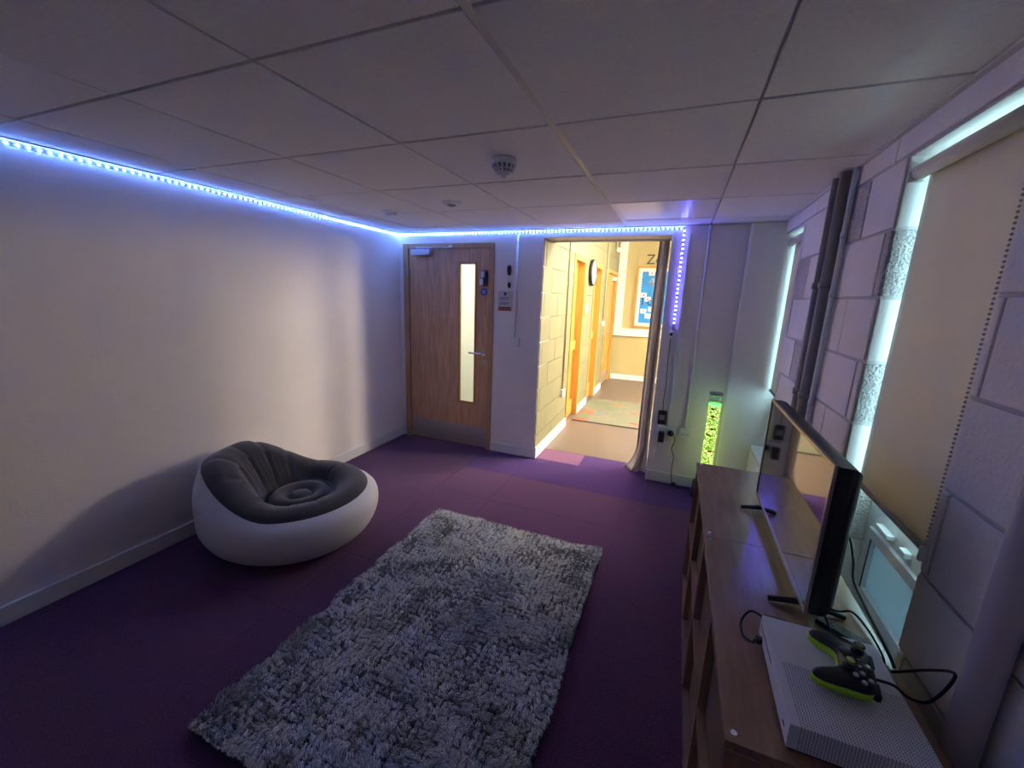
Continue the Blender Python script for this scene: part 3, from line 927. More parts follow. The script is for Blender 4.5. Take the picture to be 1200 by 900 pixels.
# scalloped blue backing paper
e = 0.105
X0, X1, Z0, Z1 = bx0 + e, bx1 - e, bz0 + e, bz1 - e
pts = []


def scal(a, b, k):
    out = []
    n = max(2, int((Vector(b) - Vector(a)).length / 0.05))
    d = (Vector(b) - Vector(a)) / n
    nrm = Vector((d.y, -d.x)).normalized()
    for i in range(n):
        for s in range(5):
            t_ = s / 5
            q = Vector(a) + d * (i + t_) + nrm * 0.016 * math.sin(math.pi * t_)
            out.append(q)
    return out


for a, b in (((X0, Z0), (X1, Z0)), ((X1, Z0), (X1, Z1)), ((X1, Z1), (X0, Z1)), ((X0, Z1), (X0, Z0))):
    pts += scal(a, b, 0)
V = [(p.x, yb_ - 0.0085, p.y) for p in pts] + [(p.x, yb_ - 0.0062, p.y) for p in pts]
N = len(pts)
F = [tuple(range(N)), tuple(range(N, 2 * N))] + [(i, (i + 1) % N, N + (i + 1) % N, N + i) for i in range(N)]
mesh('backing_paper', V, F, sugar_blue, nb)
text_mesh('lettering', 'I ca', 0.20, (-0.695, yb_ - 0.012, 1.475), ink, nb)
for i, (px, pz) in enumerate([(-0.66, 1.66), (-0.58, 1.585), (-0.64, 1.36), (-0.55, 1.27), (-0.50, 1.40), (-0.55, 2.06)]):
    c_ = piece('card', (0.105, 0.003, 0.085), (px, yb_ - 0.0105, pz), paper, nb)
    piece('card_print', (0.03, 0.001, 0.03), (px, yb_ - 0.0127, pz), red_print if i < 2 else grey_plastic, nb)
lathe('picture', [(0.085, 0.0), (0.084, -0.003)], (-0.50, yb_ - 0.0088, 1.90), M('picture_print', (0.20, 0.34, 0.62), 0.6, var=0.6, vscale=25), nb, seg=24, axis='Y')
zl = thing('wall_lettering', 'large dark letters on the cream wall above the notice board', 'lettering', (-0.55, CY, 2.2))
text_mesh('letter', 'Zo', 0.25, (-0.675, CY - 0.003, 2.225), ink, zl)

# play mat in the corridor
mt, nt, p = new_mat('play_mat_print')
geo = nt.nodes.new('ShaderNodeNewGeometry')
sep = nt.nodes.new('ShaderNodeMapping')
nt.links.new(geo.outputs['Position'], sep.inputs[0])
vor = nt.nodes.new('ShaderNodeTexVoronoi')
vor.distance = 'CHEBYCHEV'
vor.inputs['Scale'].default_value = 6.0
nt.links.new(sep.outputs[0], vor.inputs['Vector'])
sepc = nt.nodes.new('ShaderNodeSeparateColor')
nt.links.new(vor.outputs['Color'], sepc.inputs[0])
rp = nt.nodes.new('ShaderNodeValToRGB')
rp.color_ramp.interpolation = 'CONSTANT'
cols = [(0.0, (0.14, 0.17, 0.10)), (0.30, (0.19, 0.185, 0.13)), (0.55, (0.07, 0.17, 0.04)), (0.70, (0.36, 0.05, 0.012)), (0.80, (0.20, 0.195, 0.15)), (0.90, (0.36, 0.14, 0.012)), (0.95, (0.12, 0.19, 0.19))]
el = rp.color_ramp.elements
el[0].position, el[0].color = cols[0][0], (*cols[0][1], 1)
el[1].position, el[1].color = cols[1][0], (*cols[1][1], 1)
for ps, cc_ in cols[2:]:
    q = el.new(ps)
    q.color = (*cc_, 1)
nt.links.new(sepc.outputs[0], rp.inputs[0])
bk = nt.nodes.new('ShaderNodeTexBrick')
bk.inputs['Scale'].default_value = 2.6
bk.inputs['Mortar Size'].default_value = 0.06
bk.inputs['Color1'].default_value = (0, 0, 0, 1)
bk.inputs['Color2'].default_value = (0, 0, 0, 1)
bk.inputs['Mortar'].default_value = (1, 1, 1, 1)
nt.links.new(sep.outputs[0], bk.inputs['Vector'])
mx = nt.nodes.new('ShaderNodeMix')
mx.data_type = 'RGBA'
nt.links.new(bk.outputs['Color'], mx.inputs[0])
nt.links.new(rp.outputs[0], mx.inputs[6])
mx.inputs[7].default_value = (0.15, 0.147, 0.12, 1)
nt.links.new(mx.outputs[2], p.inputs['Base Color'])
p.inputs['Roughness'].default_value = 0.8
pm = thing('play_mat', 'printed play mat with street map pattern on the corridor floor', 'play mat', (-0.72, 5.7, 0))
box('printed_pile', -1.14, -0.10, 5.07, 6.36, 0.006, 0.014, mt, pm)
box('dark_edging', -1.148, -0.092, 5.062, 6.368, 0.0005, 0.0059, M('mat_edging', (0.06, 0.05, 0.06), 0.8), pm)

# ------------------------------------------------------------------ curtain in the opening
ct = thing('curtain', 'long cream curtain gathered at the right of the corridor opening', 'curtain', (-0.18, 3.78, 0))
V, F = [], []
nu, nv = 90, 70
for i in range(nv + 1):
    v = i / nv                  # 0 top, 1 floor
    z = 2.055 - (2.055 - 0.012) * v
    xr = -0.132
    wdt = 0.075 + 0.035 * v + 0.10 * max(0, v - 0.88) / 0.12 * (max(0, v - 0.88) / 0.12)
    for j in range(nu + 1):
        u = j / nu
        x = xr - wdt * (1 - u) - 0.012 * math.sin(3.0 * v + 1.0) * (1 - u)
        ph = u * math.pi * 3.3
        amp = 0.020 + 0.012 * v
        y = 3.80 + amp * math.sin(ph + 0.8 * math.sin(2.2 * v)) + 0.006 * math.sin(ph * 2.3 + 5 * v)
        if v > 0.86:                           # crumpled foot
            k = (v - 0.86) / 0.14
            y -= 0.075 * k * k * (0.6 + 0.4 * math.sin(ph * 0.5))
            x += 0.014 * k * math.sin(ph * 1.7 + 9 * v)
            y += 0.012 * k * math.sin(26 * v + 5 * u)
        V.append((x, y, z))
for i in range(nv):
    for j in range(nu):
        a = i * (nu + 1) + j
        F.append((a, a + 1, a + nu + 2, a + nu + 1))
o = mesh('cloth', V, F, curtain_mat, ct, True)
sm = o.modifiers.new('thickness', 'SOLIDIFY')
sm.thickness = 0.002
cyl('curtain_rod', (OX0 + 0.012, 3.80, OZ - 0.013), (OX1 - 0.001, 3.80, OZ - 0.013), 0.010, white_gloss, ct, seg=12)

# ------------------------------------------------------------------ bubble tube lamp
lx, ly = 0.338, 3.46
mt, nt, p = new_mat('green_bubbling_water')
geo = nt.nodes.new('ShaderNodeNewGeometry')
vo = nt.nodes.new('ShaderNodeTexVoronoi')
vo.inputs['Scale'].default_value = 75
nt.links.new(geo.outputs['Position'], vo.inputs['Vector'])
rp = nt.nodes.new('ShaderNodeValToRGB')
rp.color_ramp.elements[0].position = 0.15
rp.color_ramp.elements[0].color = (0.80, 1.0, 0.30, 1)
rp.color_ramp.elements[1].position = 0.62
rp.color_ramp.elements[1].color = (0.10, 0.22, 0.01, 1)
nt.links.new(vo.outputs['Distance'], rp.inputs[0])
nt.links.new(rp.outputs[0], p.inputs['Emission Color'])
nt.links.new(rp.outputs[0], p.inputs['Base Color'])
p.inputs['Emission Strength'].default_value = 0.6
p.inputs['Roughness'].default_value = 0.2
bl = thing('bubble_lamp', 'glowing green bubble tube lamp with toy fish in the corner', 'bubble lamp', (lx, ly, 0))
lathe('base', [(0.085, 0.0), (0.088, 0.004), (0.086, 0.13), (0.07, 0.15)], (lx, ly, 0), black_plastic, bl, seg=30)
lathe('water_column', [(0.044, 0.1505), (0.044, 0.78)], (lx, ly, 0), mt, bl, seg=32)
lathe('water_surface', [(0.0435, 0.7805), (0.0435, 0.800)], (lx, ly, 0), emit_mat('bright_green_water', (0.10, 0.75, 0.10), 0.9), bl, seg=32)
lathe('clear_tube_top', [(0.047, 0.801), (0.047, 0.868)], (lx, ly, 0), glass_mat('clear_acrylic', (0.85, 0.92, 0.80), 0.8), bl, seg=32)
lathe('cap', [(0.049, 0.8685), (0.050, 0.872), (0.048, 0.885), (0.03, 0.889), (0.001, 0.89)], (lx, ly, 0), grey_plastic, bl, seg=32)
fish_m = M('orange_fish', (0.85, 0.22, 0.03), 0.5)
fish_g = M('green_fish', (0.02, 0.35, 0.10), 0.5)
for (a, z, mm) in ((-1.75, 0.70, fish_m), (-2.2, 0.55, fish_m), (-1.45, 0.42, fish_m), (-1.9, 0.76, fish_g), (-1.6, 0.60, lime)):
    fx, fy = lx + 0.046 * math.cos(a), ly + 0.046 * math.sin(a)
    bm = bmesh.new()
    bmesh.ops.create_uvsphere(bm, u_segments=12, v_segments=8, radius=1.0)
    bmesh.ops.scale(bm, vec=(0.016, 0.005, 0.009), verts=bm.verts)
    r_ = bmesh.ops.create_cone(bm, cap_ends=True, segments=8, radius1=0.009, radius2=0.001, depth=0.014)
    bmesh.ops.scale(bm, vec=(1, 0.35, 1), verts=r_['verts'])
    bmesh.ops.rotate(bm, cent=(0, 0, 0), matrix=Matrix.Rotation(-math.pi / 2, 3, 'Y'), verts=r_['verts'])
    bmesh.ops.translate(bm, vec=(0.019, 0, 0), verts=r_['verts'])
    bmesh.ops.rotate(bm, cent=(0, 0, 0), matrix=Matrix.Rotation(a + math.pi / 2, 3, 'Z'), verts=bm.verts)
    bmesh.ops.translate(bm, vec=(fx, fy, z), verts=bm.verts)
    bmobj('toy_fish', bm, mm, bl, True)

# ------------------------------------------------------------------ inflatable chair
BC = (-2.165, 1.765)
BDIR = math.atan2(-0.46, -0.89)      # direction of the backrest
ch = thing('inflatable_chair', 'round white inflatable chair with charcoal seat beside the left wall', 'chair', (BC[0], BC[1], 0))


def sstep(a, b, x):
    t_ = min(1, max(0, (x - a) / (b - a)))
    return t_ * t_ * (3 - 2 * t_)


def back_k(phi):
    """1 at the middle of the backrest, 0 at the seat front"""
    d = abs((phi + math.pi) % (2 * math.pi) - math.pi)
    return 1 - sstep(math.radians(16), math.radians(92), d)


SEAMS = [math.radians(a) for a in (-118, -88, -58, -32, -8, 18, 44, 72, 100, 130)]


def crease(phi, w=0.055):
    c_ = 0
    for s in SEAMS:
        d = abs((phi - s + math.pi) % (2 * math.pi) - math.pi)
        c_ += math.exp(-(d / w) ** 2)
    return c_


def chair_profile(phi):
    k = back_k(phi)
    rim = 0.340 + 0.225 * k                 # height of the rim
    bnd = rim - 0.046 + 0.016 * k            # white / dark boundary
    rr = 0.335 + 0.02 * k                   # radius of the rim top
    lower = [(0.0, 0.004), (0.22, 0.002), (0.34, 0.002), (0.405, 0.022), (0.455, 0.075), (0.485, 0.145), (0.492, 0.205),
             (0.478 + 0.008 * k, 0.205 + (bnd - 0.205) * 0.55), (0.425 + 0.012 * k, bnd)]
    upper = [(0.425 + 0.012 * k, bnd), (0.398 + 0.012 * k, rim - 0.016), (rr + 0.01, rim), (rr - 0.065, rim - 0.022 - 0.02 * k), (rr - 0.115, rim - 0.085 - 0.06 * k),
             (0.205, 0.255 + 0.07 * k), (0.175, 0.228)]
    return lower, upper


def resample(pr, n):
    P = spline([(a, 0, b_) for a, b_ in pr], 8)
    L = [0]
    for i in range(1, len(P)):
        L.append(L[-1] + (P[i] - P[i - 1]).length)
    out = []
    j = 0
    for i in range(n):
        s = L[-1] * i / (n - 1)
        while j < len(L) - 2 and L[j + 1] < s:
            j += 1
        t_ = (s - L[j]) / max(1e-9, L[j + 1] - L[j])
        q = P[j].lerp(P[j + 1], min(1, t_))
        out.append((max(0, q.x), q.z))
    return out


def ring_surface(name, which, n, mt, seg=240):
    V, F = [], []
    for i in range(seg):
        phi = 2 * math.pi * i / seg
        pr = resample(chair_profile(phi)[which], n)
        cz = crease(phi)
        for j, (r, z) in enumerate(pr):
            v = j / (n - 1)
            k = back_k(phi)
            if which == 1:
                w = math.sin(math.pi * min(1, v * 1.02)) ** 0.7
                amp = (0.004 + 0.010 * k) * w
                r += -0.4 * amp * cz * (1 if v < 0.4 else -1)
                z -= amp * cz
                z += 0.0025 * w * math.sin(phi * 46 + 9 * v) * (v > 0.45) * (0.4 + k)
            else:
                g = sstep(0.70, 1.0, v) * (0.3 + k)
                r -= 0.0055 * g * cz
                r += 0.0045 * g * math.sin(phi * 58 + 3 * math.sin(9 * phi)) * sstep(0.3, 0.8, k)
                z = max(z, 0.001)
                if v < 0.5:
                    r += 0.004 * math.sin(phi * 9) * sstep(0.15, 0.4, v)
            r *= 1 + 0.13 * max(0.0, math.cos(phi)) ** 1.5
            a = phi + BDIR
            V.append((BC[0] + r * math.cos(a), BC[1] + r * math.sin(a), z))
    for i in range(seg):
        k = (i + 1) % seg
        for j in range(n - 1):
            F.append((i * n + j, k * n + j, k * n + j + 1, i * n + j + 1))
    if which == 1:
        pass
    return mesh(name, V, F, mt, ch, True)


ring_surface('inflated_body', 0, 30, vinyl_white)
ring_surface('bolster', 1, 30, vinyl_dark)
o = lathe('seat_cushion', [(r_, h_ + 0.026) for r_, h_ in ((0.185, 0.195), (0.182, 0.222), (0.165, 0.246), (0.140, 0.256), (0.112, 0.252), (0.088, 0.236), (0.074, 0.222),
                           (0.064, 0.226), (0.052, 0.240), (0.034, 0.246), (0.001, 0.248))], (BC[0] + 0.01, BC[1] + 0.005, 0), vinyl_dark, ch, seg=64)
# seam cords
for s in SEAMS:
    pr = resample(chair_profile(s)[1], 22)
    a = s + BDIR
    k = back_k(s)
    st = 1 + 0.13 * max(0.0, math.cos(s)) ** 1.5
    tube('seam', [(BC[0] + st * r * math.cos(a), BC[1] + st * r * math.sin(a), z - 0.0042 - 0.011 * k) for r, z in pr[2:20]], 0.0016, black_rubber, ch, sp=False, seg=5)

# ------------------------------------------------------------------ shaggy rug
RX0, RX1, RY0, RY1 = -1.465, -0.285, 0.665, 2.350
rug = thing('shaggy_rug', 'grey long pile shaggy rug on the purple carpet', 'rug', ((RX0 + RX1) / 2, (RY0 + RY1) / 2, 0))
box('rug_backing', RX0 + 0.004, RX1 - 0.004, RY0 + 0.004, RY1 - 0.004, 0.0006, 0.010, M('rug_backing', (0.045, 0.05, 0.065), 0.95), rug)
rs = np.random.default_rng(5)


def vnoise(x, y, f, seed):
    """smooth value noise"""
    g = np.random.default_rng(seed).uniform(-1, 1, (64, 64))
    u, v = x * f + 13.7, y * f + 7.3
    i, j = np.floor(u).astype(int), np.floor(v).astype(int)
    a, b_ = u - i, v - j
    a, b_ = a * a * (3 - 2 * a), b_ * b_ * (3 - 2 * b_)
    w = lambda p, q: g[p % 64, q % 64]
    return (w(i, j) * (1 - a) + w(i + 1, j) * a) * (1 - b_) + (w(i, j + 1) * (1 - a) + w(i + 1, j + 1) * a) * b_


NT = 140000
cx = rs.uniform(RX0 + 0.004, RX1 - 0.004, NT)
cy = rs.uniform(RY0 + 0.004, RY1 - 0.004, NT)
ang = -0.9 + 1.9 * vnoise(cx, cy, 2.3, 1) + 1.1 * vnoise(cx, cy, 6.0, 2) + 0.8 * vnoise(cx, cy, 15.0, 3) + rs.normal(0, 0.28, NT)
lean = np.clip(0.62 + 0.30 * vnoise(cx, cy, 12.0, 4) + rs.normal(0, 0.12, NT), 0.15, 1.0)
hgt = 0.034 + 0.009 * vnoise(cx, cy, 9.0, 6) + 0.008 * vnoise(cx, cy, 26.0, 8) + rs.uniform(-0.005, 0.005, NT)
hgt = np.maximum(hgt, 0.026)
# clumping: pull tips toward a jittered grid
cell = 0.026
gx, gy = np.floor(cx / cell), np.floor(cy / cell)
hsh = lambda a, b_, s: np.modf(np.abs(np.sin(a * 12.9898 + b_ * 78.233 + s) * 43758.5453))[0]
tx, ty = (gx + hsh(gx, gy, 1.0)) * cell, (gy + hsh(gx, gy, 2.0)) * cell
lx_, ly_ = np.cos(ang) * lean * 0.040, np.sin(ang) * lean * 0.040
ex = cx + lx_ + 0.72 * (tx - cx)
ey = cy + ly_ + 0.72 * (ty - cy)
ez = 0.010 + hgt * (1.08 - 0.45 * lean)
mxm = cx + 0.35 * lx_ + 0.2 * (tx - cx)
mym = cy + 0.35 * ly_ + 0.2 * (ty - cy)
mz = 0.010 + hgt * 0.75
wd = rs.uniform(0.0012, 0.0021, NT)
wa = ang + np.pi / 2 + rs.normal(0, 0.5, NT)
wx, wy = np.cos(wa) * wd, np.sin(wa) * wd
zz = np.full(NT, 0.008)
ex = np.clip(ex, RX0 - 0.012, RX1 + 0.012)
ey = np.clip(ey, RY0 - 0.012, RY1 + 0.012)
vv = np.stack([np.stack([cx - wx, cy - wy, zz], 1), np.stack([cx + wx, cy + wy, zz], 1),
               np.stack([mxm - wx, mym - wy, mz], 1), np.stack([mxm + wx, mym + wy, mz], 1),
               np.stack([ex, ey, ez], 1)], 1)
off = np.array(wloc(rug))
vv = (vv - off).reshape(-1, 3)
base_i = (np.arange(NT) * 5)[:, None]
tri = (base_i[:, :, None] + np.array([[0, 1, 3], [0, 3, 2], [2, 3, 4]])[None]).reshape(-1, 3)
me = bpy.data.meshes.new('pile')
me.vertices.add(len(vv))
me.vertices.foreach_set('co', vv.ravel())
me.loops.add(tri.size)
me.loops.foreach_set('vertex_index', tri.ravel().astype(np.int32))
me.polygons.add(len(tri))
me.polygons.foreach_set('loop_start', np.arange(0, tri.size, 3, dtype=np.int32))
me.update(calc_edges=True)
mt, nt, p = new_mat('grey_rug_fibre')
geo = nt.nodes.new('ShaderNodeNewGeometry')
rp = nt.nodes.new('ShaderNodeValToRGB')
rp.color_ramp.elements[0].color = (0.19, 0.205, 0.225, 1)
rp.color_ramp.elements[1].color = (0.80, 0.82, 0.83, 1)
nt.links.new(geo.outputs['Random Per Island'], rp.inputs[0])
nt.links.new(rp.outputs[0], p.inputs['Base Color'])
p.inputs['Roughness'].default_value = 0.75
p.inputs['Sheen Weight'].default_value = 0.2
me.materials.append(mt)
o = link('pile', me, rug)
o['kind'] = 'stuff'

# ------------------------------------------------------------------ sideboard units
SZ = 0.72
SX0, SX1 = 0.178, 0.578


def sideboard(y0, y1, label):
    t = thing('storage_unit', label, 'sideboard', ((SX0 + SX1) / 2, (y0 + y1) / 2, 0), 'cube storage units along the window wall')
    th = 0.020
    top = box('top_panel', SX0, SX1, y0, y1, SZ - 0.022, SZ, walnut, t, bevel=0.0012)
    box('edging', SX0 - 0.0012, SX0 - 0.0002, y0 + 0.001, y1 - 0.001, SZ - 0.0215, SZ - 0.001, walnut_edge, top)
    for ya in (y0, y1 - th):
        box('side_panel', SX0 + 0.002, SX1 - 0.004, ya, ya + th, 0.0, SZ - 0.0225, walnut, t, bevel=0.001)
    box('plinth', SX0 + 0.004, SX1 - 0.02, y0 + th + 0.0005, y1 - th - 0.0005, 0.0, 0.05, walnut_front, t)
    zs = 0.355
    box('shelf', SX0 + 0.002, SX1 - 0.02, y0 + th + 0.0005, y1 - th - 0.0005, zs, zs + 0.02, walnut_edge, t)
    box('back_panel', SX1 - 0.019, SX1 - 0.005, y0 + th + 0.0005, y1 - th - 0.0005, 0.0, SZ - 0.0225, walnut, t)
    ym = (y0 + y1) / 2
    for za, zb in ((0.0505, zs - 0.0005), (zs + 0.0205, SZ - 0.0225)):
        box('divider', SX0 + 0.002, SX1 - 0.02, ym - th / 2, ym + th / 2, za, zb, walnut_edge, t)
        for ca, cb_ in ((y0 + th, ym - th / 2), (ym + th / 2, y1 - th)):
            d = box('front_panel', SX0 + 0.026, SX0 + 0.044, ca + 0.003, cb_ - 0.003, za + 0.003, zb - 0.014, walnut_front, t, bevel=0.002)
    for (sx, sy) in ((SX0 + 0.018, y0 + 0.022), (SX0 + 0.018, y1 - 0.022)):
        lathe('screw_cap', [(0.0070, 0.0003), (0.0068, 0.0014), (0.0034, 0.0016), (0.0028, 0.0006)], (sx, sy, SZ), chrome, t, seg=16)
    return t


sideboard(1.5485, 2.300, 'dark walnut storage unit farther along the window wall, under the far end of the television')
sideboard(0.765, 1.5465, 'dark walnut storage unit nearest the camera, carrying the white console')

# ------------------------------------------------------------------ television
TY0, TY1, TZ0, TZ1 = 1.160, 1.915, 0.768, 1.188
TX = 0.392
tv = thing('television', 'flat screen television on feet, its dark screen mirroring the corridor', 'television', (TX + 0.03, (TY0 + TY1) / 2, SZ))
scr = M('glossy_black_screen', (0.006, 0.006, 0.007), 0.06, spec=1.0, coat=1.0)
bez = M('gunmetal_bezel', (0.30, 0.26, 0.22), 0.28, 0.85)
bw = 0.010
box('screen', TX + 0.003, TX + 0.012, TY0 + bw, TY1 - bw, TZ0 + bw, TZ1 - bw, scr, tv)
boxes('bezel', [(TX, TX + 0.0085, TY0, TY1, TZ1 - bw, TZ1), (TX, TX + 0.0085, TY0, TY1, TZ0, TZ0 + bw),
                (TX, TX + 0.0085, TY0, TY0 + bw, TZ0 + bw, TZ1 - bw), (TX, TX + 0.0085, TY1 - bw, TY1, TZ0 + bw, TZ1 - bw)], bez, tv, bevel=0.001)
bm = bmesh.new()
add_box(bm, TX + 0.0124, TX + 0.072, TY0 + 0.002, TY1 - 0.002, TZ0 + 0.004, TZ1 - 0.003)
es = [e_ for e_ in bm.edges if all(v.co.x > TX + 0.06 for v in e_.verts)]
bmesh.ops.bevel(bm, geom=es, offset=0.040, segments=8, affect='EDGES', profile=0.5)
bmobj('back_housing', bm, black_plastic, tv)
for yv in (1.252, 1.835):
    bm = bmesh.new()
    add_cyl(bm, (TX - 0.060, yv, SZ + 0.008), (TX + 0.03, yv, SZ + 0.024), 0.0075, 0.010, 10)
    add_cyl(bm, (TX + 0.03, yv, SZ + 0.024), (TX + 0.125, yv, SZ + 0.008), 0.010, 0.0075, 10)
    add_box(bm, TX + 0.024, TX + 0.046, yv - 0.012, yv + 0.012, SZ + 0.02, TZ0 + 0.006)
    bmobj('foot', bm, black_plastic, tv)

# ------------------------------------------------------------------ game console
mt, nt, p = new_mat('perforated_white_plastic')
geo = nt.nodes.new('ShaderNodeNewGeometry')
mp = nt.nodes.new('ShaderNodeMapping')
mp.inputs['Scale'].default_value = (190, 190, 190)
nt.links.new(geo.outputs['Position'], mp.inputs[0])
fr_ = nt.nodes.new('ShaderNodeVectorMath')
fr_.operation = 'FRACTION'
nt.links.new(mp.outputs[0], fr_.inputs[0])
sb_ = nt.nodes.new('ShaderNodeVectorMath')
sb_.operation = 'SUBTRACT'
sb_.inputs[1].default_value = (0.5, 0.5, 0.5)
nt.links.new(fr_.outputs[0], sb_.inputs[0])
ml = nt.nodes.new('ShaderNodeVectorMath')
ml.operation = 'MULTIPLY'
nrm = nt.nodes.new('ShaderNodeVectorMath')
nrm.operation = 'ABSOLUTE'
nt.links.new(geo.outputs['True Normal'], nrm.inputs[0])
inv = nt.nodes.new('ShaderNodeVectorMath')
inv.operation = 'SUBTRACT'
inv.inputs[0].default_value = (1, 1, 1)
nt.links.new(nrm.outputs[0], inv.inputs[1])
nt.links.new(sb_.outputs[0], ml.inputs[0])
nt.links.new(inv.outputs[0], ml.inputs[1])
ln = nt.nodes.new('ShaderNodeVectorMath')
ln.operation = 'LENGTH'
nt.links.new(ml.outputs[0], ln.inputs[0])
rp = nt.nodes.new('ShaderNodeValToRGB')
rp.color_ramp.elements[0].position = 0.20
rp.color_ramp.elements[0].color = (0.10, 0.10, 0.11, 1)
rp.color_ramp.elements[1].position = 0.32
rp.color_ramp.elements[1].color = (0.80, 0.80, 0.82, 1)
nt.links.new(ln.outputs['Value'], rp.inputs[0])
nt.links.new(rp.outputs[0], p.inputs['Base Color'])
p.inputs['Roughness'].default_value = 0.45
perf = mt
cons_white = M('matt_white_console', (0.80, 0.80, 0.82), 0.45)
gx0, gx1, gy0, gy1 = 0.284, 0.516, 0.790, 1.090
cons = thing('game_console', 'flat white game console with perforated half, on the walnut unit', 'game console', ((gx0 + gx1) / 2, (gy0 + gy1) / 2, SZ))
box('base', gx0 + 0.006, gx1 - 0.006, gy0 + 0.006, gy1 - 0.006, SZ + 0.0005, SZ + 0.0095, black_plastic, cons)
ymid = 0.945
box('smooth_half', gx0, gx1, ymid + 0.0006, gy1, SZ + 0.010, SZ + 0.064, cons_white, cons, bevel=0.0015)
boxes('perforated_half', [(gx0, gx1, gy0, ymid, SZ + 0.010, SZ + 0.064)], perf, cons)
boxes('plain_edge', [(gx0 - 0.0006, gx0 + 0.016, gy0 - 0.0006, ymid, SZ + 0.012, SZ + 0.0646)], cons_white, cons)
box('disc_slot', gx0 - 0.0008, gx0 + 0.002, ymid + 0.01, gy1 - 0.012, SZ + 0.042, SZ + 0.0445, black_plastic, cons)
box('usb_port', gx0 - 0.0012, gx0 + 0.002, gy0 + 0.024, gy0 + 0.036, SZ + 0.028, SZ + 0.034, black_plastic, cons)

# ------------------------------------------------------------------ controller
CT = Matrix.Translation((0.420, 0.960, SZ + 0.066)) @ Matrix.Rotation(math.radians(-101), 4, 'Z') @ Matrix.Rotation(math.radians(-4), 4, 'X')
ctl = thing('game_controller', 'black game controller with lime green grips lying on the console', 'game controller', (0.420, 0.960, SZ + 0.065))
half = [(0.0, -0.020), (0.018, -0.021), (0.030, -0.030), (0.043, -0.052), (0.056, -0.066), (0.068, -0.066), (0.0765, -0.052), (0.0775, -0.030),
        (0.073, 0.000), (0.066, 0.024), (0.054, 0.037), (0.032, 0.042), (0.0, 0.043)]
sp_h = spline([(a, b_, 0) for a, b_ in half], 5)
outl = [(q.x, q.y) for q in sp_h] + [(-q.x, q.y) for q in reversed(sp_h[1:-1])]


def shell(name, layers, mt, parent):
    """stack of inset outlines -> closed rounded shell in controller space"""
    V, F = [], []
    N = len(outl)
    for ins, zf in layers:
        for i, (a, b_) in enumerate(outl):
            pa, pb = Vector(outl[i - 1]), Vector(outl[(i + 1) % N])
            d = (pb - pa).normalized()
            nn = Vector((-d.y, d.x))       # inward for this winding
            q = Vector((a, b_)) + nn * ins
            gr = sstep(-0.015, -0.06, b_) if False else min(1, max(0, (-0.015 - b_) / 0.045))
            V.append(CT @ Vector((q.x, q.y, zf(gr))))
    for l in range(len(layers) - 1):
        for i in range(N):
            k = (i + 1) % N
            F.append((l * N + i, l * N + k, (l + 1) * N + k, (l + 1) * N + i))
    F.append(tuple(range(N)))
    F.append(tuple((len(layers) - 1) * N + i for i in range(N)))
    return mesh(name, V, F, mt, parent, True)


shell('upper_shell', [(0.0005, lambda g: 0.029 - 0.009 * g), (0.0, lambda g: 0.032 - 0.008 * g), (0.002, lambda g: 0.035 - 0.007 * g),
                      (0.006, lambda g: 0.040 - 0.009 * g), (0.0095, lambda g: 0.042 - 0.010 * g)], black_plastic, ctl)
shell('lower_shell', [(0.0095, lambda g: 0.006 - 0.006 * g), (0.005, lambda g: 0.008 - 0.006 * g), (0.001, lambda g: 0.012 - 0.006 * g), (0.0003, lambda g: 0.0288 - 0.009 * g)], lime, ctl)


def on_ctl(name, prof, x, y, z, mt, parent=ctl, seg=16):
    V, F = [], []
    for r, h_ in prof:
        for i in range(seg):
            a = 2 * math.pi * i / seg
            V.append(CT @ Vector((x + r * math.cos(a), y + r * math.sin(a), z + h_)))
    n_ = len(prof)
    for j in range(n_ - 1):
        for i in range(seg):
            k = (i + 1) % seg
            F.append((j * seg + i, j * seg + k, (j + 1) * seg + k, (j + 1) * seg + i))
    F.append(tuple(range(seg)))
    F.append(tuple((n_ - 1) * seg + i for i in range(seg)))
    return mesh(name, V, F, mt, parent, True)


lime_stick = M('pale_lime_ring', (0.34, 0.46, 0.10), 0.5)
silver_btn = M('silver_button', (0.42, 0.42, 0.44), 0.35, 0.4)
for (x, y) in ((-0.040, 0.016), (0.022, -0.006)):
    s = on_ctl('thumbstick', [(0.012, 0.0), (0.011, 0.003), (0.006, 0.005), (0.0055, 0.010), (0.010, 0.012), (0.0105, 0.016), (0.008, 0.0162), (0.006, 0.0148)], x, y, 0.0415, black_rubber)
    on_ctl('stick_ring', [(0.0103, 0.0120), (0.0108, 0.0130), (0.0107, 0.0155), (0.0102, 0.0160)], x, y, 0.0415, lime_stick, s)
for k in range(4):
    a = math.pi / 2 * k
    on_ctl('button', [(0.0052, 0.0), (0.0052, 0.0030), (0.0042, 0.0042)], 0.042 + 0.0125 * math.cos(a), 0.016 + 0.0125 * math.sin(a), 0.0415, silver_btn)
on_ctl('direction_pad', [(0.012, 0.0), (0.012, 0.002), (0.009, 0.003)], -0.020, -0.008, 0.0415, black_rubber)
for x, y in ((-0.010, 0.014), (0.010, 0.014), (0.0, 0.006)):
    on_ctl('menu_button', [(0.0030, 0.0), (0.0028, 0.0015)], x, y, 0.0418, silver_btn)
on_ctl('home_button', [(0.0065, 0.0), (0.0062, 0.0014)], 0.0, 0.029, 0.0410, silver_btn)
for s in (-1, 1):
    V = []
    bm = bmesh.new()
    add_box(bm, s * 0.040 - 0.019, s * 0.040 + 0.019, 0.034, 0.0475, 0.016, 0.032, 0.004, 2)
    bmesh.ops.transform(bm, matrix=CT, verts=bm.verts)
    bmobj('bumper', bm, black_plastic, ctl)
hd = CT @ Vector((0, 0.045, 0.022))
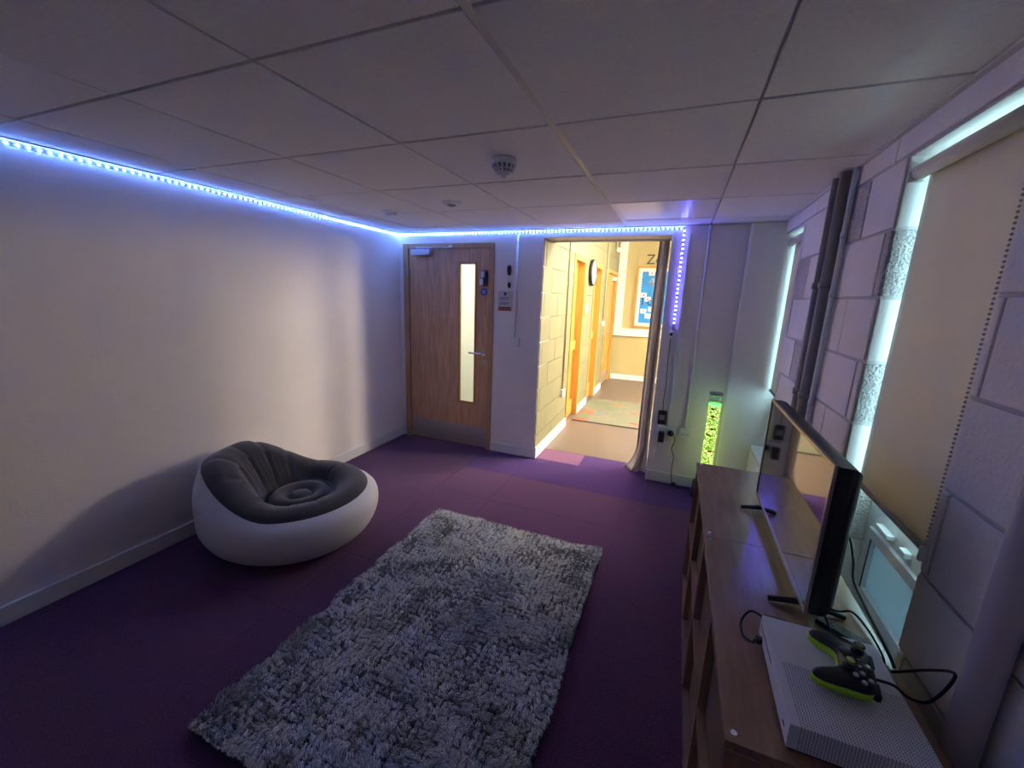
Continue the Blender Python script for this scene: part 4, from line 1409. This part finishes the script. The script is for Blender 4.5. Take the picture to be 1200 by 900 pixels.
tube('controller_cord', [hd, (0.500, 0.955, 0.800), (0.530, 0.960, 0.778), (0.553, 0.952, 0.786), (0.566, 0.9455, 0.818), (0.576, 0.942, 0.866), (0.578, 0.9586, 0.866), (0.576, 1.014, 0.814),
                         (0.566, 1.075, 0.745), (0.560, 1.09, 0.7265)], 0.0030, black_rubber, ctl)

# ------------------------------------------------------------------ loose cables and odds
t = thing('usb_cable', 'short black cable looping out at the far left corner of the console', 'cable', (0.29, 1.1, SZ))
tube('cord', [(0.300, 1.128, SZ + 0.030), (0.270, 1.140, SZ + 0.030), (0.247, 1.115, SZ + 0.012), (0.246, 1.070, SZ + 0.006), (0.262, 1.045, SZ + 0.012), (0.268, 1.045, SZ + 0.022)], 0.0030, black_rubber, t)
box('plug_end', 0.268, 0.2825, 1.037, 1.053, SZ + 0.016, SZ + 0.030, black_plastic, t, bevel=0.002)
box('plug_end', 0.298, 0.352, 1.118, 1.136, SZ + 0.022, SZ + 0.036, black_plastic, t, bevel=0.003)
t = thing('video_cable', 'black video cable with thick plug lying between television and console', 'cable', (0.36, 1.14, SZ))
tube('cord', [(0.352, 1.150, SZ + 0.010), (0.39, 1.130, SZ + 0.006), (0.43, 1.105, SZ + 0.006), (0.47, 1.108, SZ + 0.006), (0.53, 1.14, SZ + 0.006)], 0.0042, black_rubber, t)
box('plug_end', 0.325, 0.354, 1.140, 1.160, SZ + 0.002, SZ + 0.018, black_plastic, t, bevel=0.003)
t = thing('remote_control', 'slim black remote control behind the television foot', 'remote control', (0.485, 1.185, SZ))
bm = bmesh.new()
add_box(bm, -0.018, 0.018, -0.060, 0.060, 0.0008, 0.016, 0.004)
bmesh.ops.transform(bm, matrix=Matrix.Translation((0.492, 1.180, SZ)) @ Matrix.Rotation(math.radians(52), 4, 'Z'), verts=bm.verts)
bmobj('body', bm, black_plastic, t)
for k in range(4):
    v_ = Matrix.Translation((0.492, 1.180, SZ)) @ Matrix.Rotation(math.radians(52), 4, 'Z') @ Vector((0.0, -0.036 + 0.02 * k, 0.0166))
    lathe('button', [(0.004, -0.0003), (0.0036, 0.0008)], v_, grey_plastic, t, seg=10)
t = thing('power_lead', 'black power lead hanging from behind the television to the sideboard back', 'cable', (0.55, 1.3, SZ))
tube('cord', [(0.480, 1.50, 0.90), (0.525, 1.49, 0.895), (0.566, 1.465, 0.870), (0.570, 1.412, 0.823), (0.571, 1.383, 0.770), (0.571, 1.284, 0.752), (0.570, 1.148, 0.738), (0.570, 1.105, 0.728)], 0.0036, black_rubber, t)
t = thing('aerial_lead', 'thin black lead bent over the sideboard behind the controller', 'cable', (0.48, 1.12, SZ))
tube('cord', [(0.445, 1.10, SZ + 0.020), (0.438, 1.115, SZ + 0.055), (0.420, 1.125, SZ + 0.100), (0.452, 1.125, SZ + 0.106), (0.478, 1.125, SZ + 0.112), (0.515, 1.122, SZ + 0.075), (0.548, 1.118, SZ + 0.025), (0.556, 1.117, SZ + 0.004)], 0.0026, black_rubber, t)
t = thing('cable_coil', 'bundled black cable tied in a small coil behind the controller', 'cable', (0.49, 1.1, SZ))
P = []
for k in range(46):
    a = 2 * math.pi * k / 11.5
    P.append((0.512 + 0.036 * math.cos(a) * 0.8, 1.118 + 0.012 * math.sin(a) - 0.02 * math.cos(a) * 0.4, SZ + 0.012 + 0.007 * math.sin(a) + 0.004 * (k / 46)))
tube('cord', P, 0.0032, black_rubber, t, n=3, seg=6)
